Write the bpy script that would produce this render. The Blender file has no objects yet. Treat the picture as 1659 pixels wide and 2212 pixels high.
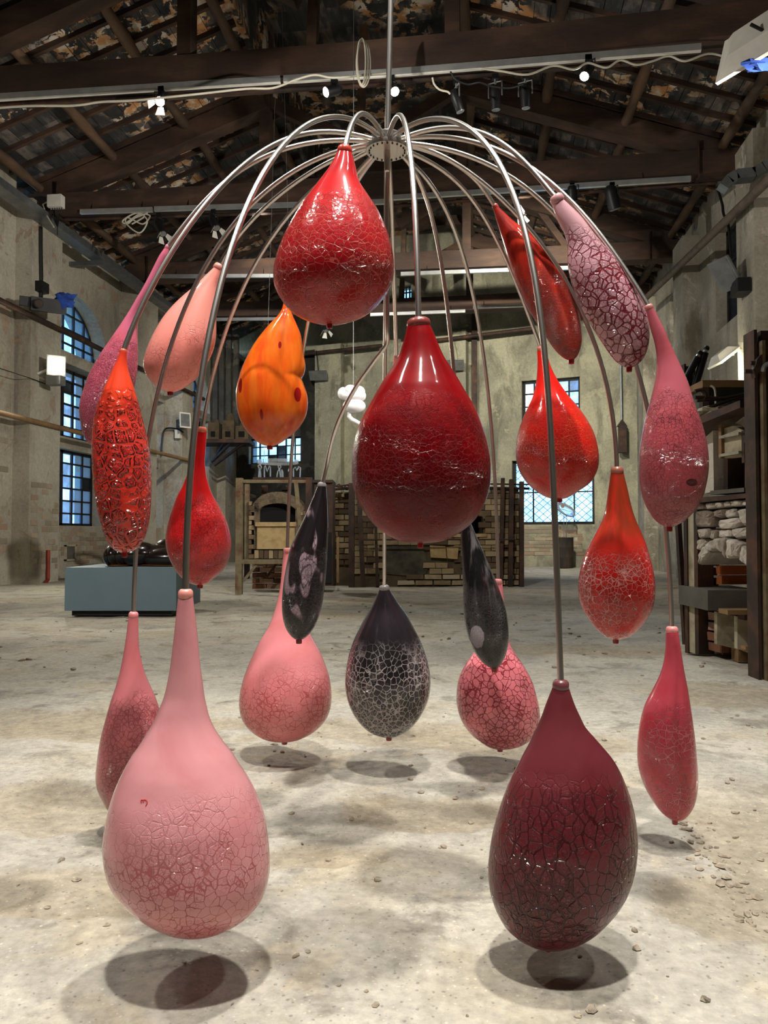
import bpy, math, random
import numpy as np
from mathutils import Vector, Matrix, noise as mnoise
from mathutils.bvhtree import BVHTree

# ------------------------------------------------------------------ camera
SC = bpy.context.scene
COL = SC.collection
F = 1662.0; H = 0.75
YAW = math.atan(219.5 / F); PIT = math.atan(51 / F)
FW = np.array([-math.sin(YAW) * math.cos(PIT), math.cos(YAW) * math.cos(PIT), math.sin(PIT)])
RT = np.array([math.cos(YAW), math.sin(YAW), 0.0]); UP = np.cross(RT, FW)
FH = np.array([-math.sin(YAW), math.cos(YAW), 0.0]); ZV = np.array([0, 0, 1.0])
CP = np.array([0, 0, H])
cam = bpy.data.cameras.new('camera'); co = bpy.data.objects.new('camera', cam); COL.objects.link(co)
cam.sensor_fit = 'HORIZONTAL'; cam.sensor_width = 36.0; cam.lens = F / 1659.0 * 36.0
cam.clip_start = 0.02; cam.clip_end = 200
co.matrix_world = Matrix(((RT[0], UP[0], -FW[0], 0), (RT[1], UP[1], -FW[1], 0), (RT[2], UP[2], -FW[2], H), (0, 0, 0, 1)))
SC.camera = co
SC.view_settings.view_transform = 'Standard'; SC.view_settings.look = 'None'
SC.view_settings.exposure = 0.15; SC.view_settings.gamma = 1.0; SC.view_settings.use_curve_mapping = False


def ray(x, y): return FW + (x - 829.5) / F * RT - (y - 1106) / F * UP
def P(x, y, d): return CP + ray(x, y) * d
def PZ(x, y, z=0.0): r = ray(x, y); return CP + r * ((z - H) / r[2])
def PX(x, y, X): r = ray(x, y); return CP + r * (X / r[0])
def PY(x, y, Y): r = ray(x, y); return CP + r * (Y / r[1])
def proj(p):
    v = np.asarray(p, float) - CP; d = v @ FW
    return (829.5 + F * (v @ RT) / d, 1106 - F * (v @ UP) / d, d)


def lin(r, g, b):
    f = lambda c: (c / 255 / 12.92) if c / 255 < 0.04045 else ((c / 255 + 0.055) / 1.055) ** 2.4
    return (f(r), f(g), f(b), 1.0)


# ------------------------------------------------------------------ world + lamps
W = bpy.data.worlds.new('sky'); SC.world = W; W.use_nodes = True
wt = W.node_tree; bg = wt.nodes['Background']
_tc = wt.nodes.new('ShaderNodeTexCoord'); _sx = wt.nodes.new('ShaderNodeSeparateXYZ'); wt.links.new(_tc.outputs['Generated'], _sx.inputs[0])
_mr = wt.nodes.new('ShaderNodeMapRange'); _mr.inputs[1].default_value = -1; _mr.inputs[2].default_value = 1; wt.links.new(_sx.outputs['Z'], _mr.inputs[0])
_cr = wt.nodes.new('ShaderNodeValToRGB'); wt.links.new(_mr.outputs[0], _cr.inputs[0])        # hazy ground below, pale horizon, blue evening sky above
for _k, (_p, _c) in enumerate(((0.40, (0.22, 0.36, 0.38)), (0.5, (0.58, 0.82, 0.95)), (0.62, (0.38, 0.66, 1.0)), (1.0, (0.18, 0.38, 0.85)))):
    if _k > 1: _cr.color_ramp.elements.new(_p)
    _cr.color_ramp.elements[_k].position = _p; _cr.color_ramp.elements[_k].color = (*_c, 1)
wt.links.new(_cr.outputs[0], bg.inputs[0]); bg.inputs[1].default_value = 4.5


def aim(o, loc, tgt):
    o.location = Vector(loc); d = Vector(tgt) - Vector(loc)
    o.rotation_euler = d.to_track_quat('-Z', 'Y').to_euler()


def spot(loc, tgt, power, cone=60, blend=0.4, col=(1, 0.96, 0.9), size=0.06):
    l = bpy.data.lights.new('spot_lamp', 'SPOT'); l.energy = power; l.spot_size = math.radians(cone)
    l.spot_blend = blend; l.color = col; l.shadow_soft_size = size
    o = bpy.data.objects.new('spot_lamp', l); COL.objects.link(o); aim(o, loc, tgt); return o


# spotlights of the hall that hang on the trusses above and behind the camera
spot((0.0, -0.3, 5.9), (-0.1, 2.1, 0.3), 1060, 46, 0.85, size=0.1)
spot((0.7, 1.5, 5.9), (-0.1, 1.7, 0.2), 900, 48, 0.85, size=0.12)
spot((-3.0, 1.0, 5.8), (0.0, 1.9, 0.4), 380, 58, 0.6, size=0.1)
spot((2.4, 0.6, 5.8), (-0.2, 2.2, 0.4), 170, 58, 0.6, size=0.1)
# the four lit lamps on the nearest beam
spot(P(358, 246, 8.0), (-2.4, 4.2, 0.0), 230, 70, 0.7, (1, 0.9, 0.75))
spot(P(698, 214, 8.0), (-3.0, 5.2, 0.3), 230, 70, 0.7, (1, 0.92, 0.8))
spot(P(860, 214, 8.0), (-0.2, 5.0, 0.2), 170, 70, 0.7, (0.95, 0.98, 1))
spot(P(1254, 190, 8.0), (0.6, 5.4, 0.0), 170, 70, 0.7, (0.92, 0.98, 1))
# added fill spots without fixtures that brighten the walls, kilns, furnace and plinth
WARM = (1, 0.95, 0.87)
spot((-3.5, 11.2, 5.6), (-2.9, 20.0, 2.2), 1500, 100, 0.9, (1, 0.95, 0.85))
spot((0.6, 11.2, 5.6), (-0.2, 19.6, 2.6), 1900, 100, 0.9, (1, 0.95, 0.8))
spot((-1.0, 4.8, 5.6), (-1.2, 11.4, 1.2), 620, 60, 0.9, WARM)
spot((3.2, 5.2, 3.6), (-7.2, 11.5, 3.4), 1900, 62, 0.9, WARM)
spot((-0.5, 4.0, 5.5), (-7.2, 9.5, 2.0), 350, 60, 0.9, WARM)
spot((-5.5, 4.0, 4.2), (3.4, 10.5, 3.6), 1300, 62, 0.9, WARM)
spot((-4.6, 0.4, 4.2), (-3.3, 6.9, 0.25), 950, 24, 0.9, WARM)
spot((-2.4, 3.6, 4.6), (1.5, 4.9, 0.8), 330, 32, 0.9, WARM)
# two upward fill spots, added with no lamp there, to brighten the timber roof
spot((-5.6, 8.6, 1.2), (-3.6, 9.6, 7.0), 120, 120, 0.9, WARM, 0.1)
spot((2.6, 7.6, 1.6), (0.8, 9.6, 7.0), 110, 120, 0.9, WARM, 0.1)

random.seed(7); np.random.seed(7)
RND = random.Random(11)


# ------------------------------------------------------------------ mesh helpers
class MB:
    def __init__(s): s.v = []; s.f = []

    def add(s, vs, fs):
        n = len(s.v); s.v += [tuple(map(float, p)) for p in vs]; s.f += [tuple(i + n for i in f) for f in fs]; return s

    def hexa(s, p):                       # 8 corners: 4 bottom ring, 4 top ring
        return s.add(p, [(3, 2, 1, 0), (4, 5, 6, 7), (0, 1, 5, 4), (1, 2, 6, 5), (2, 3, 7, 6), (3, 0, 4, 7)])

    def box(s, c, size, ax=(1, 0, 0), ay=(0, 1, 0), az=(0, 0, 1)):
        c, ax, ay, az = map(np.asarray, (c, ax, ay, az)); a, b, d = [k / 2 for k in size]
        q = [c + sx * a * ax + sy * b * ay + sz * d * az for sz in (-1, 1) for sx, sy in ((-1, -1), (1, -1), (1, 1), (-1, 1))]
        return s.hexa(q)

    def aab(s, lo, hi): 
        lo = np.minimum(lo, hi) * 1.0, np.maximum(lo, hi) * 1.0
        return s.box((lo[0] + lo[1]) / 2, lo[1] - lo[0])

    def beam(s, p0, p1, w, h, up=(0, 0, 1), w1=None, h1=None):
        p0, p1, up = np.asarray(p0, float), np.asarray(p1, float), np.asarray(up, float)
        d = p1 - p0; d = d / np.linalg.norm(d)
        a = np.cross(d, up); a = a / np.linalg.norm(a); u = np.cross(a, d)
        w1 = w if w1 is None else w1; h1 = h if h1 is None else h1
        q = [p0 + sx * w / 2 * a + sz * h / 2 * u for sx, sz in ((-1, -1), (1, -1), (1, 1), (-1, 1))]
        q += [p1 + sx * w1 / 2 * a + sz * h1 / 2 * u for sx, sz in ((-1, -1), (1, -1), (1, 1), (-1, 1))]
        return s.hexa(q)

    def tube(s, pts, r, n=8, caps=True, closed=False):
        pts = [np.asarray(p, float) for p in pts]; m = len(pts)
        rr = r if hasattr(r, '__len__') else [r] * m
        T = []
        for i in range(m):
            a = pts[(i - 1) % m] if closed else pts[max(0, i - 1)]
            b = pts[(i + 1) % m] if closed else pts[min(m - 1, i + 1)]
            t = b - a; T.append(t / (np.linalg.norm(t) + 1e-12))
        ref = np.array([0, 0, 1.0]) if abs(T[0][2]) < 0.9 else np.array([1.0, 0, 0])
        a = np.cross(T[0], ref); a /= np.linalg.norm(a)
        vs = []; fs = []
        for i in range(m):
            a = a - T[i] * (a @ T[i]); a /= np.linalg.norm(a); b = np.cross(T[i], a)
            for k in range(n):
                th = 2 * math.pi * k / n
                vs.append(pts[i] + rr[i] * (math.cos(th) * a + math.sin(th) * b))
        for i in range(m if closed else m - 1):
            j = (i + 1) % m
            for k in range(n):
                k2 = (k + 1) % n
                fs.append((i * n + k, i * n + k2, j * n + k2, j * n + k))
        if caps and not closed:
            fs.append(tuple(range(n - 1, -1, -1))); fs.append(tuple((m - 1) * n + k for k in range(n)))
        return s.add(vs, fs)

    def lathe(s, o, axis, prof, n=24):    # prof: (radius, distance along axis)
        o = np.asarray(o, float); ax = np.asarray(axis, float); ax = ax / np.linalg.norm(ax)
        ref = np.array([0, 0, 1.0]) if abs(ax[2]) < 0.9 else np.array([1.0, 0, 0])
        a = np.cross(ax, ref); a /= np.linalg.norm(a); b = np.cross(ax, a)
        vs = []; fs = []; m = len(prof)
        for r, h in prof:
            for k in range(n):
                th = 2 * math.pi * k / n; vs.append(o + ax * h + max(r, 1e-5) * (math.cos(th) * a + math.sin(th) * b))
        for i in range(m - 1):
            for k in range(n):
                k2 = (k + 1) % n; fs.append((i * n + k, i * n + k2, (i + 1) * n + k2, (i + 1) * n + k))
        fs.append(tuple(range(n - 1, -1, -1))); fs.append(tuple((m - 1) * n + k for k in range(n)))
        return s.add(vs, fs)

    def prism(s, poly, off):              # planar polygon swept by vector off
        poly = [np.asarray(p, float) for p in poly]; off = np.asarray(off, float); n = len(poly)
        return s.add(poly + [p + off for p in poly],
                     [tuple(range(n)), tuple(range(2 * n - 1, n - 1, -1))] + [(i, i + n, (i + 1) % n + n, (i + 1) % n) for i in range(n)])

    def blob(s, c, rx, ry, rz, seg=20, rings=12, wob=0.0, wf=3.0, ax=None):
        ax = ax or ((1, 0, 0), (0, 1, 0), (0, 0, 1)); A = np.array(ax, float); c = np.asarray(c, float)
        vs = []; fs = []
        for i in range(rings + 1):
            ph = math.pi * i / rings
            for k in range(seg):
                th = 2 * math.pi * k / seg
                u = np.array([math.sin(ph) * math.cos(th), math.sin(ph) * math.sin(th), math.cos(ph)])
                w = 1 + wob * mnoise.noise(Vector(u * wf + c * 3))
                vs.append(c + w * (u[0] * rx * A[0] + u[1] * ry * A[1] + u[2] * rz * A[2]))
        for i in range(rings):
            for k in range(seg):
                k2 = (k + 1) % seg; fs.append((i * seg + k, (i + 1) * seg + k, (i + 1) * seg + k2, i * seg + k2))
        return s.add(vs, fs)

    def obj(s, name, mat, parent=None, smooth=False, keep=False):
        me = bpy.data.meshes.new(name); V = np.array(s.v)
        c = (V.min(0) + V.max(0)) / 2 if not keep else np.zeros(3)
        me.from_pydata([tuple(p) for p in (V - c)], [], s.f); me.validate(); me.update()
        import bmesh
        bm = bmesh.new(); bm.from_mesh(me); bmesh.ops.recalc_face_normals(bm, faces=bm.faces); bm.to_mesh(me); bm.free()
        if smooth:
            me.polygons.foreach_set('use_smooth', [True] * len(me.polygons))
            try: me.set_sharp_from_angle(angle=math.radians(50))
            except Exception: pass
        o = bpy.data.objects.new(name, me); o.location = c; COL.objects.link(o)
        if mat: me.materials.append(mat)
        if parent: par(o, parent)
        return o


BASE = {}


def par(o, p):
    o.parent = p
    o.matrix_parent_inverse = Matrix.Translation(-Vector(BASE.get(p.name, p.location)))


def wloc(o):
    return o


def tag(o, label=None, cat=None, group=None, kind=None):
    if label: o['label'] = label
    if cat: o['category'] = cat
    if group: o['group'] = group
    if kind: o['kind'] = kind
    return o


def thing(name, label, cat, loc=(0, 0, 0), group=None):
    o = bpy.data.objects.new(name, None); o.empty_display_size = 0.05; COL.objects.link(o)
    o.location = tuple(map(float, loc)); BASE[o.name] = tuple(map(float, loc))
    return tag(o, label, cat, group)


def inst(name, me, loc, rot=None, scale=(1, 1, 1), parent=None):
    """a shared-mesh object with its own transform (rot: 3x3 numpy, columns are axes)"""
    o = bpy.data.objects.new(name, me); COL.objects.link(o)
    R = np.eye(3) if rot is None else np.asarray(rot, float)
    M4 = Matrix([[R[i][j] * scale[j] for j in range(3)] + [float(loc[i])] for i in range(3)] + [[0, 0, 0, 1]])
    if parent:
        o.parent = parent; o.matrix_parent_inverse = Matrix.Translation(-Vector(BASE.get(parent.name, parent.location)))
    o.matrix_basis = M4
    return o


class Face:
    """a vertical plane through two floor points; pixels are only used to read off sizes on it"""
    def __init__(s, A, B):
        s.A = np.array([A[0], A[1], 0.0]); B = np.array([B[0], B[1], 0.0]); s.L = np.linalg.norm(B - s.A)
        s.u = (B - s.A) / s.L; s.n = np.array([-s.u[1], s.u[0], 0.0])
        if s.n @ (s.A - np.array([0, 0, 0])) < 0: s.n = -s.n

    def uz(s, x, y):
        r = ray(x, y); t = ((s.A - CP) @ s.n) / (r @ s.n); p = CP + r * t
        return ((p - s.A) @ s.u, p[2])

    def pt(s, u, z, o=0.0): return s.A + s.u * u + ZV * z + s.n * o
    def px(s, x, y, o=0.0): u, z = s.uz(x, y); return s.pt(u, z, o)

    def ubox(s, mb, u0, z0, u1, z1, o0, o1):
        c = s.pt((u0 + u1) / 2, (z0 + z1) / 2, (o0 + o1) / 2)
        return mb.box(c, (abs(u1 - u0), abs(o1 - o0), abs(z1 - z0)), s.u, s.n, ZV)

    def box(s, mb, x0, y0, x1, y1, o0, o1):
        xm, ym = (x0 + x1) / 2, (y0 + y1) / 2
        return s.ubox(mb, s.uz(x0, ym)[0], s.uz(xm, y1)[1], s.uz(x1, ym)[0], s.uz(xm, y0)[1], o0, o1)

    def poly(s, mb, pts, o0, o1):
        return mb.prism([s.px(x, y, o0) for x, y in pts], s.n * (o1 - o0))

    def rot(s): return np.array([s.u, s.n, ZV]).T


# ------------------------------------------------------------------ material helpers
def mk(name):
    m = bpy.data.materials.new(name); m.use_nodes = True; t = m.node_tree
    return m, t, t.nodes['Principled BSDF']


def setv(t, sock, v):
    if isinstance(v, bpy.types.NodeSocket): t.links.new(v, sock)
    elif hasattr(v, '__len__') and len(v) == 3 and sock.type == 'RGBA': sock.default_value = (*v, 1)
    else: sock.default_value = v


def coords(t, space='pos', sc=(1, 1, 1)):
    if space == 'pos': s = t.nodes.new('ShaderNodeNewGeometry').outputs['Position']
    else: s = t.nodes.new('ShaderNodeTexCoord').outputs['Object']
    if tuple(sc) != (1, 1, 1):
        n = t.nodes.new('ShaderNodeVectorMath'); n.operation = 'MULTIPLY'; t.links.new(s, n.inputs[0]); n.inputs[1].default_value = sc; s = n.outputs[0]
    return s


def noise(t, vec, scale, detail=4.0, rough=0.55, dist=0.0, col=False):
    n = t.nodes.new('ShaderNodeTexNoise'); t.links.new(vec, n.inputs['Vector'])
    n.inputs['Scale'].default_value = scale; n.inputs['Detail'].default_value = detail
    n.inputs['Roughness'].default_value = rough; n.inputs['Distortion'].default_value = dist
    return n.outputs['Color' if col else 'Fac']


def ramp(t, fac, stops):
    n = t.nodes.new('ShaderNodeValToRGB'); setv(t, n.inputs[0], fac); e = n.color_ramp.elements
    while len(e) < len(stops): e.new(0.5)
    for k, (p, c) in enumerate(stops):
        e[k].position = p; e[k].color = c if len(c) == 4 else (*c, 1)
    return n.outputs[0]


def mixc(t, fac, a, b, mode='MIX'):
    n = t.nodes.new('ShaderNodeMix'); n.data_type = 'RGBA'; n.blend_type = mode
    setv(t, n.inputs[0], fac); setv(t, n.inputs[6], a); setv(t, n.inputs[7], b); return n.outputs[2]


def mth(t, op, a, b=None, c=None, clamp=False):
    n = t.nodes.new('ShaderNodeMath'); n.operation = op; n.use_clamp = clamp; setv(t, n.inputs[0], a)
    if b is not None: setv(t, n.inputs[1], b)
    if c is not None: setv(t, n.inputs[2], c)
    return n.outputs[0]


def mapr(t, v, a, b, c=0.0, d=1.0, smooth=True):
    n = t.nodes.new('ShaderNodeMapRange'); n.interpolation_type = 'SMOOTHSTEP' if smooth else 'LINEAR'
    setv(t, n.inputs[0], v); n.inputs[1].default_value = a; n.inputs[2].default_value = b
    n.inputs[3].default_value = c; n.inputs[4].default_value = d; return n.outputs[0]


def bumpn(t, h, strength, dist=0.01, nrm=None):
    n = t.nodes.new('ShaderNodeBump'); setv(t, n.inputs['Height'], h); n.inputs['Strength'].default_value = strength
    n.inputs['Distance'].default_value = dist
    if nrm is not None: t.links.new(nrm, n.inputs['Normal'])
    return n.outputs[0]


def voro(t, vec, scale, feat='DISTANCE_TO_EDGE', rnd=1.0):
    n = t.nodes.new('ShaderNodeTexVoronoi'); n.feature = feat; t.links.new(vec, n.inputs['Vector'])
    n.inputs['Scale'].default_value = scale; n.inputs['Randomness'].default_value = rnd
    return n.outputs['Color'] if feat == 'COLOR' else n.outputs['Distance']


def M(name, stops, scale=3.0, rough=0.7, metal=0.0, bump=0.3, bscale=40.0, bdist=0.004, space='pos', sc=(1, 1, 1), detail=6, rnd=0.0, spec=0.4):
    """noise-coloured principled material; rnd adds a per-object shade"""
    m, t, b = mk(name); v = coords(t, space, sc)
    f = noise(t, v, scale, detail, 0.62)
    if rnd:
        oi = t.nodes.new('ShaderNodeObjectInfo'); f = mth(t, 'ADD', mth(t, 'MULTIPLY', f, 1 - rnd * 0.5), mth(t, 'MULTIPLY', mth(t, 'SUBTRACT', oi.outputs['Random'], 0.5), rnd))
        f = mth(t, 'ADD', f, rnd * 0.25)
    if len(stops) == 1: stops = stops * 2
    n = len(stops); st = [(0.3 + 0.4 * k / (n - 1), c) for k, c in enumerate(stops)]
    t.links.new(ramp(t, f, st), b.inputs['Base Color'])
    b.inputs['Roughness'].default_value = rough; b.inputs['Metallic'].default_value = metal
    b.inputs['Specular IOR Level'].default_value = spec
    if bump: t.links.new(bumpn(t, noise(t, v, bscale, 5, 0.6), bump, bdist), b.inputs['Normal'])
    return m


def emis(name, col, s):
    m, t, b = mk(name); b.inputs['Base Color'].default_value = (0, 0, 0, 1)
    b.inputs['Emission Color'].default_value = (*col[:3], 1); b.inputs['Emission Strength'].default_value = s
    return m


# ---- materials of the hall
def plaster(name, c1, c2, c3, c4, stain=0.5):
    m, t, b = mk(name); v = coords(t); vs = coords(t, 'pos', (1, 1, 0.35))
    base = mixc(t, mapr(t, noise(t, v, 0.7, 6, 0.6), 0.38, 0.62), c1, c2)
    drip = mapr(t, noise(t, vs, 1.6, 9, 0.68, 0.4), 0.5, 0.68)
    base = mixc(t, mth(t, 'MULTIPLY', drip, stain), base, c3)
    patch = mapr(t, noise(t, v, 2.1, 8, 0.62, 0.8), 0.585, 0.61)
    base = mixc(t, mth(t, 'MULTIPLY', patch, 0.6), base, c4)
    fine = noise(t, v, 22, 6, 0.7)
    base = mixc(t, 0.35, base, ramp(t, fine, [(0.3, (0.25, 0.25, 0.25)), (0.7, (0.8, 0.8, 0.8))]), 'OVERLAY')
    t.links.new(base, b.inputs['Base Color']); b.inputs['Roughness'].default_value = 0.88
    h = mth(t, 'ADD', mth(t, 'MULTIPLY', fine, 0.5), mth(t, 'MULTIPLY', patch, -0.6))
    t.links.new(bumpn(t, mth(t, 'ADD', h, noise(t, v, 5, 6, 0.65)), 0.55, 0.02), b.inputs['Normal'])
    return m


mPlL = plaster('plaster_old', lin(172, 166, 150), lin(150, 143, 127), lin(108, 101, 88), lin(150, 122, 100), 0.65)
mPlB = plaster('plaster_back', lin(164, 160, 136), lin(134, 131, 113), lin(84, 81, 70), lin(170, 164, 138), 0.7)
mPlR = plaster('plaster_right', lin(168, 161, 146), lin(138, 131, 115), lin(82, 75, 60), lin(186, 180, 164), 0.7)
mPlS = plaster('plaster_sooty', lin(84, 80, 70), lin(52, 50, 45), lin(32, 31, 29), lin(96, 92, 80), 0.7)
mWood = M('old_wood', [lin(42, 31, 26), lin(66, 49, 40), lin(96, 72, 56)], 2.2, 0.75, 0, 0.5, 30, 0.01, sc=(0.35, 1, 1))
mLog = M('purlin_wood', [lin(56, 44, 37), lin(84, 66, 52), lin(118, 92, 70)], 2.6, 0.8, 0, 0.5, 30, 0.01, sc=(1, 0.35, 1))
mPale = M('pale_wood', [lin(108, 84, 56), lin(150, 118, 80)], 4, 0.75, 0, 0.3, 40)
mSteelD = M('rusty_steel', [lin(38, 31, 29), lin(60, 45, 38), lin(92, 62, 44)], 5, 0.65, 0.3, 0.4, 40)
mSteelO = M('ochre_steel', [lin(88, 74, 52), lin(122, 110, 84), lin(88, 56, 34)], 5, 0.7, 0.15, 0.4, 30)
mBlack = M('black_metal', [lin(20, 20, 21), lin(32, 32, 33)], 6, 0.45, 0.2, 0.1, 60)
mGrey = M('grey_metal', [lin(120, 122, 122), lin(150, 152, 150)], 5, 0.4, 0.6, 0.1, 60)
mZinc = M('galvanised', [lin(104, 108, 110), lin(140, 144, 146)], 6, 0.35, 0.7, 0.1, 60)
mAlu = M('aluminium', [lin(190, 192, 192), lin(220, 222, 222)], 6, 0.3, 0.7, 0.05, 60)
mWhite = M('white_enamel', [lin(196, 192, 182), lin(226, 222, 212)], 3, 0.4, 0, 0.05, 50)
mCable = M('white_cable', [lin(170, 164, 148), lin(206, 200, 182)], 3, 0.5, 0, 0.0)
mBlkCable = M('black_cable', [lin(16, 16, 16), lin(26, 26, 26)], 3, 0.5, 0, 0.0)
mBlue = M('blue_cloth', [lin(30, 56, 130), lin(44, 80, 168)], 8, 0.9, 0, 0.3, 40)
mLamp = emis('lamp_glow', (1, 0.93, 0.78), 60); mLampC = emis('lamp_glow_cool', (0.9, 1, 0.98), 50)
mFlood = emis('flood_glow', (1, 0.96, 0.72), 35)
mBar = M('glazing_iron', [lin(24, 23, 22), lin(40, 37, 34)], 6, 0.7, 0.2, 0.2, 50)
mBrickY = M('yellow_brick', [lin(84, 68, 50), lin(122, 102, 74), lin(154, 136, 104)], 7, 0.9, 0, 0.6, 40, 0.006, rnd=0.9)
mBrickR = M('red_brick', [lin(96, 62, 46), lin(132, 88, 66), lin(168, 138, 118)], 7, 0.9, 0, 0.6, 40, 0.006, rnd=0.8)
mBrickO = M('orange_brick', [lin(92, 44, 22), lin(142, 72, 34), lin(172, 96, 50)], 7, 0.9, 0, 0.6, 40, 0.006, rnd=0.8)
mBrickW = M('wall_brick', [lin(134, 124, 106), lin(160, 148, 126), lin(146, 124, 104)], 6, 0.92, 0, 0.6, 40, 0.006, rnd=0.7)
mStoneW = M('whitewashed_stone', [lin(120, 104, 92), lin(172, 162, 150), lin(200, 192, 180)], 8, 0.9, 0, 0.7, 35, 0.01, rnd=0.5)
mMortar = M('kiln_mortar', [lin(66, 55, 41), lin(98, 84, 62)], 6, 0.95, 0, 0.6, 30, 0.01)
mRefr = M('refractory_clay', [lin(148, 124, 84), lin(176, 152, 108), lin(140, 110, 72)], 5, 0.9, 0, 0.4, 40)
mArch = M('burnt_arch', [lin(70, 62, 50), lin(108, 94, 74), lin(52, 46, 40)], 8, 0.95, 0, 0.9, 25, 0.02)
mDark = M('kiln_dark', [lin(8, 8, 8), lin(16, 15, 14)], 6, 0.95, 0, 0.2, 40)  # near-black colour that stands in for the shade inside openings
mSlab = M('grey_slab', [lin(74, 70, 64), lin(98, 94, 86)], 5, 0.85, 0, 0.4, 50)
mPanel = M('dusty_panel', [lin(150, 140, 116), lin(176, 166, 142), lin(132, 120, 96)], 6, 0.85, 0, 0.4, 40)
mGreen = M('green_crate', [lin(72, 84, 70), lin(90, 100, 84)], 4, 0.8, 0, 0.2, 40)
mPlinth = M('blue_grey_paint', [lin(98, 118, 128), lin(106, 126, 136)], 2, 0.6, 0, 0.05, 90)
mBronze, t_, b_ = mk('dark_glass_bronze')
_v = coords(t_, 'pos'); t_.links.new(ramp(t_, noise(t_, _v, 5, 4), [(0.35, lin(18, 12, 11)), (0.7, lin(34, 22, 18))]), b_.inputs['Base Color'])
b_.inputs['Roughness'].default_value = 0.22; b_.inputs['Coat Weight'].default_value = 0.6; b_.inputs['Coat Roughness'].default_value = 0.1
mRust = M('rusty_rim', [lin(120, 78, 40), lin(80, 50, 28)], 8, 0.8, 0, 0.3, 40)
mBarrel = M('burnt_barrel', [lin(22, 21, 20), lin(44, 38, 32), lin(82, 66, 48)], 4, 0.8, 0, 0.5, 30, sc=(1, 1, 0.3))
mCloud, t_, b_ = mk('milk_glass'); b_.inputs['Base Color'].default_value = (0.82, 0.79, 0.8, 1); b_.inputs['Roughness'].default_value = 0.12
b_.inputs['Subsurface Weight'].default_value = 0.3; b_.inputs['Subsurface Radius'].default_value = (0.05, 0.05, 0.05)
mClear, t_, b_ = mk('clear_glass'); b_.inputs['Base Color'].default_value = (0.93, 0.97, 0.98, 1); b_.inputs['Roughness'].default_value = 0.03
b_.inputs['Transmission Weight'].default_value = 0.85; b_.inputs['IOR'].default_value = 1.45
mBronze.use_fake_user = True

# glass panes: real see-through glass in several states of dirt
def pane_mat(name, tint, dirt, dcol, rough=0.15):
    m, t, b = mk(name); out = t.nodes['Material Output']; v = coords(t)
    tr = t.nodes.new('ShaderNodeBsdfTransparent'); tr.inputs[0].default_value = tint
    tl = t.nodes.new('ShaderNodeBsdfTranslucent'); tl.inputs[0].default_value = dcol
    df = t.nodes.new('ShaderNodeBsdfDiffuse'); df.inputs[0].default_value = dcol
    gl = t.nodes.new('ShaderNodeBsdfGlossy'); gl.inputs['Roughness'].default_value = rough
    m1 = t.nodes.new('ShaderNodeMixShader'); m1.inputs[0].default_value = 0.5; t.links.new(tl.outputs[0], m1.inputs[1]); t.links.new(df.outputs[0], m1.inputs[2])
    m2 = t.nodes.new('ShaderNodeMixShader'); t.links.new(mapr(t, noise(t, v, 4, 5, 0.6), 0.3, 0.7, max(0, dirt - 0.15), min(1, dirt + 0.15)), m2.inputs[0])
    t.links.new(tr.outputs[0], m2.inputs[1]); t.links.new(m1.outputs[0], m2.inputs[2])
    m3 = t.nodes.new('ShaderNodeMixShader'); m3.inputs[0].default_value = 0.05; t.links.new(m2.outputs[0], m3.inputs[1]); t.links.new(gl.outputs[0], m3.inputs[2])
    t.links.new(m3.outputs[0], out.inputs[0]); return m


mPaneA = pane_mat('window_glass', (0.7, 0.85, 1, 1), 0.18, lin(120, 150, 190))
mPaneB = pane_mat('dusty_glass', (0.55, 0.66, 0.82, 1), 0.55, lin(150, 160, 170))
mPaneC = pane_mat('sooty_glass', (0.2, 0.22, 0.25, 1), 0.8, lin(52, 52, 52))
mPaneY = pane_mat('yellow_glass', (0.75, 0.68, 0.3, 1), 0.5, lin(190, 180, 90))

# roof tiles with flaking paint
mTile, t_, b_ = mk('sooty_roof_tile')
_v = coords(t_)
_z = mapr(t_, noise(t_, _v, 0.6, 2, 0.5), 0.46, 0.55)
_p = mapr(t_, noise(t_, _v, 4.6, 6, 0.62, 0.5), 0.51, 0.53)
_k = mth(t_, 'MULTIPLY', _z, _p)
_sn = t_.nodes.new('ShaderNodeVectorMath'); _sn.operation = 'SNAP'; t_.links.new(_v, _sn.inputs[0]); _sn.inputs[1].default_value = (0.2, 0.47, 50)
_wn = t_.nodes.new('ShaderNodeTexWhiteNoise'); t_.links.new(_sn.outputs[0], _wn.inputs['Vector'])
_bf = mth(t_, 'ADD', mth(t_, 'MULTIPLY', _wn.outputs['Value'], 0.25), mth(t_, 'MULTIPLY', noise(t_, coords(t_, 'pos', (3, 1, 1)), 3, 7, 0.65), 0.75))
_base = ramp(t_, _bf, [(0.3, lin(34, 34, 35)), (0.52, lin(60, 58, 57)), (0.7, lin(118, 108, 100))])
_pc = ramp(t_, noise(t_, _v, 5, 5, 0.6), [(0.42, lin(196, 140, 88)), (0.5, lin(214, 176, 134)), (0.58, lin(226, 214, 200))])
t_.links.new(mixc(t_, _k, _base, _pc), b_.inputs['Base Color']); b_.inputs['Roughness'].default_value = 0.85
t_.links.new(bumpn(t_, mth(t_, 'ADD', _k, noise(t_, _v, 30, 5)), 0.5, 0.01), b_.inputs['Normal'])

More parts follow.
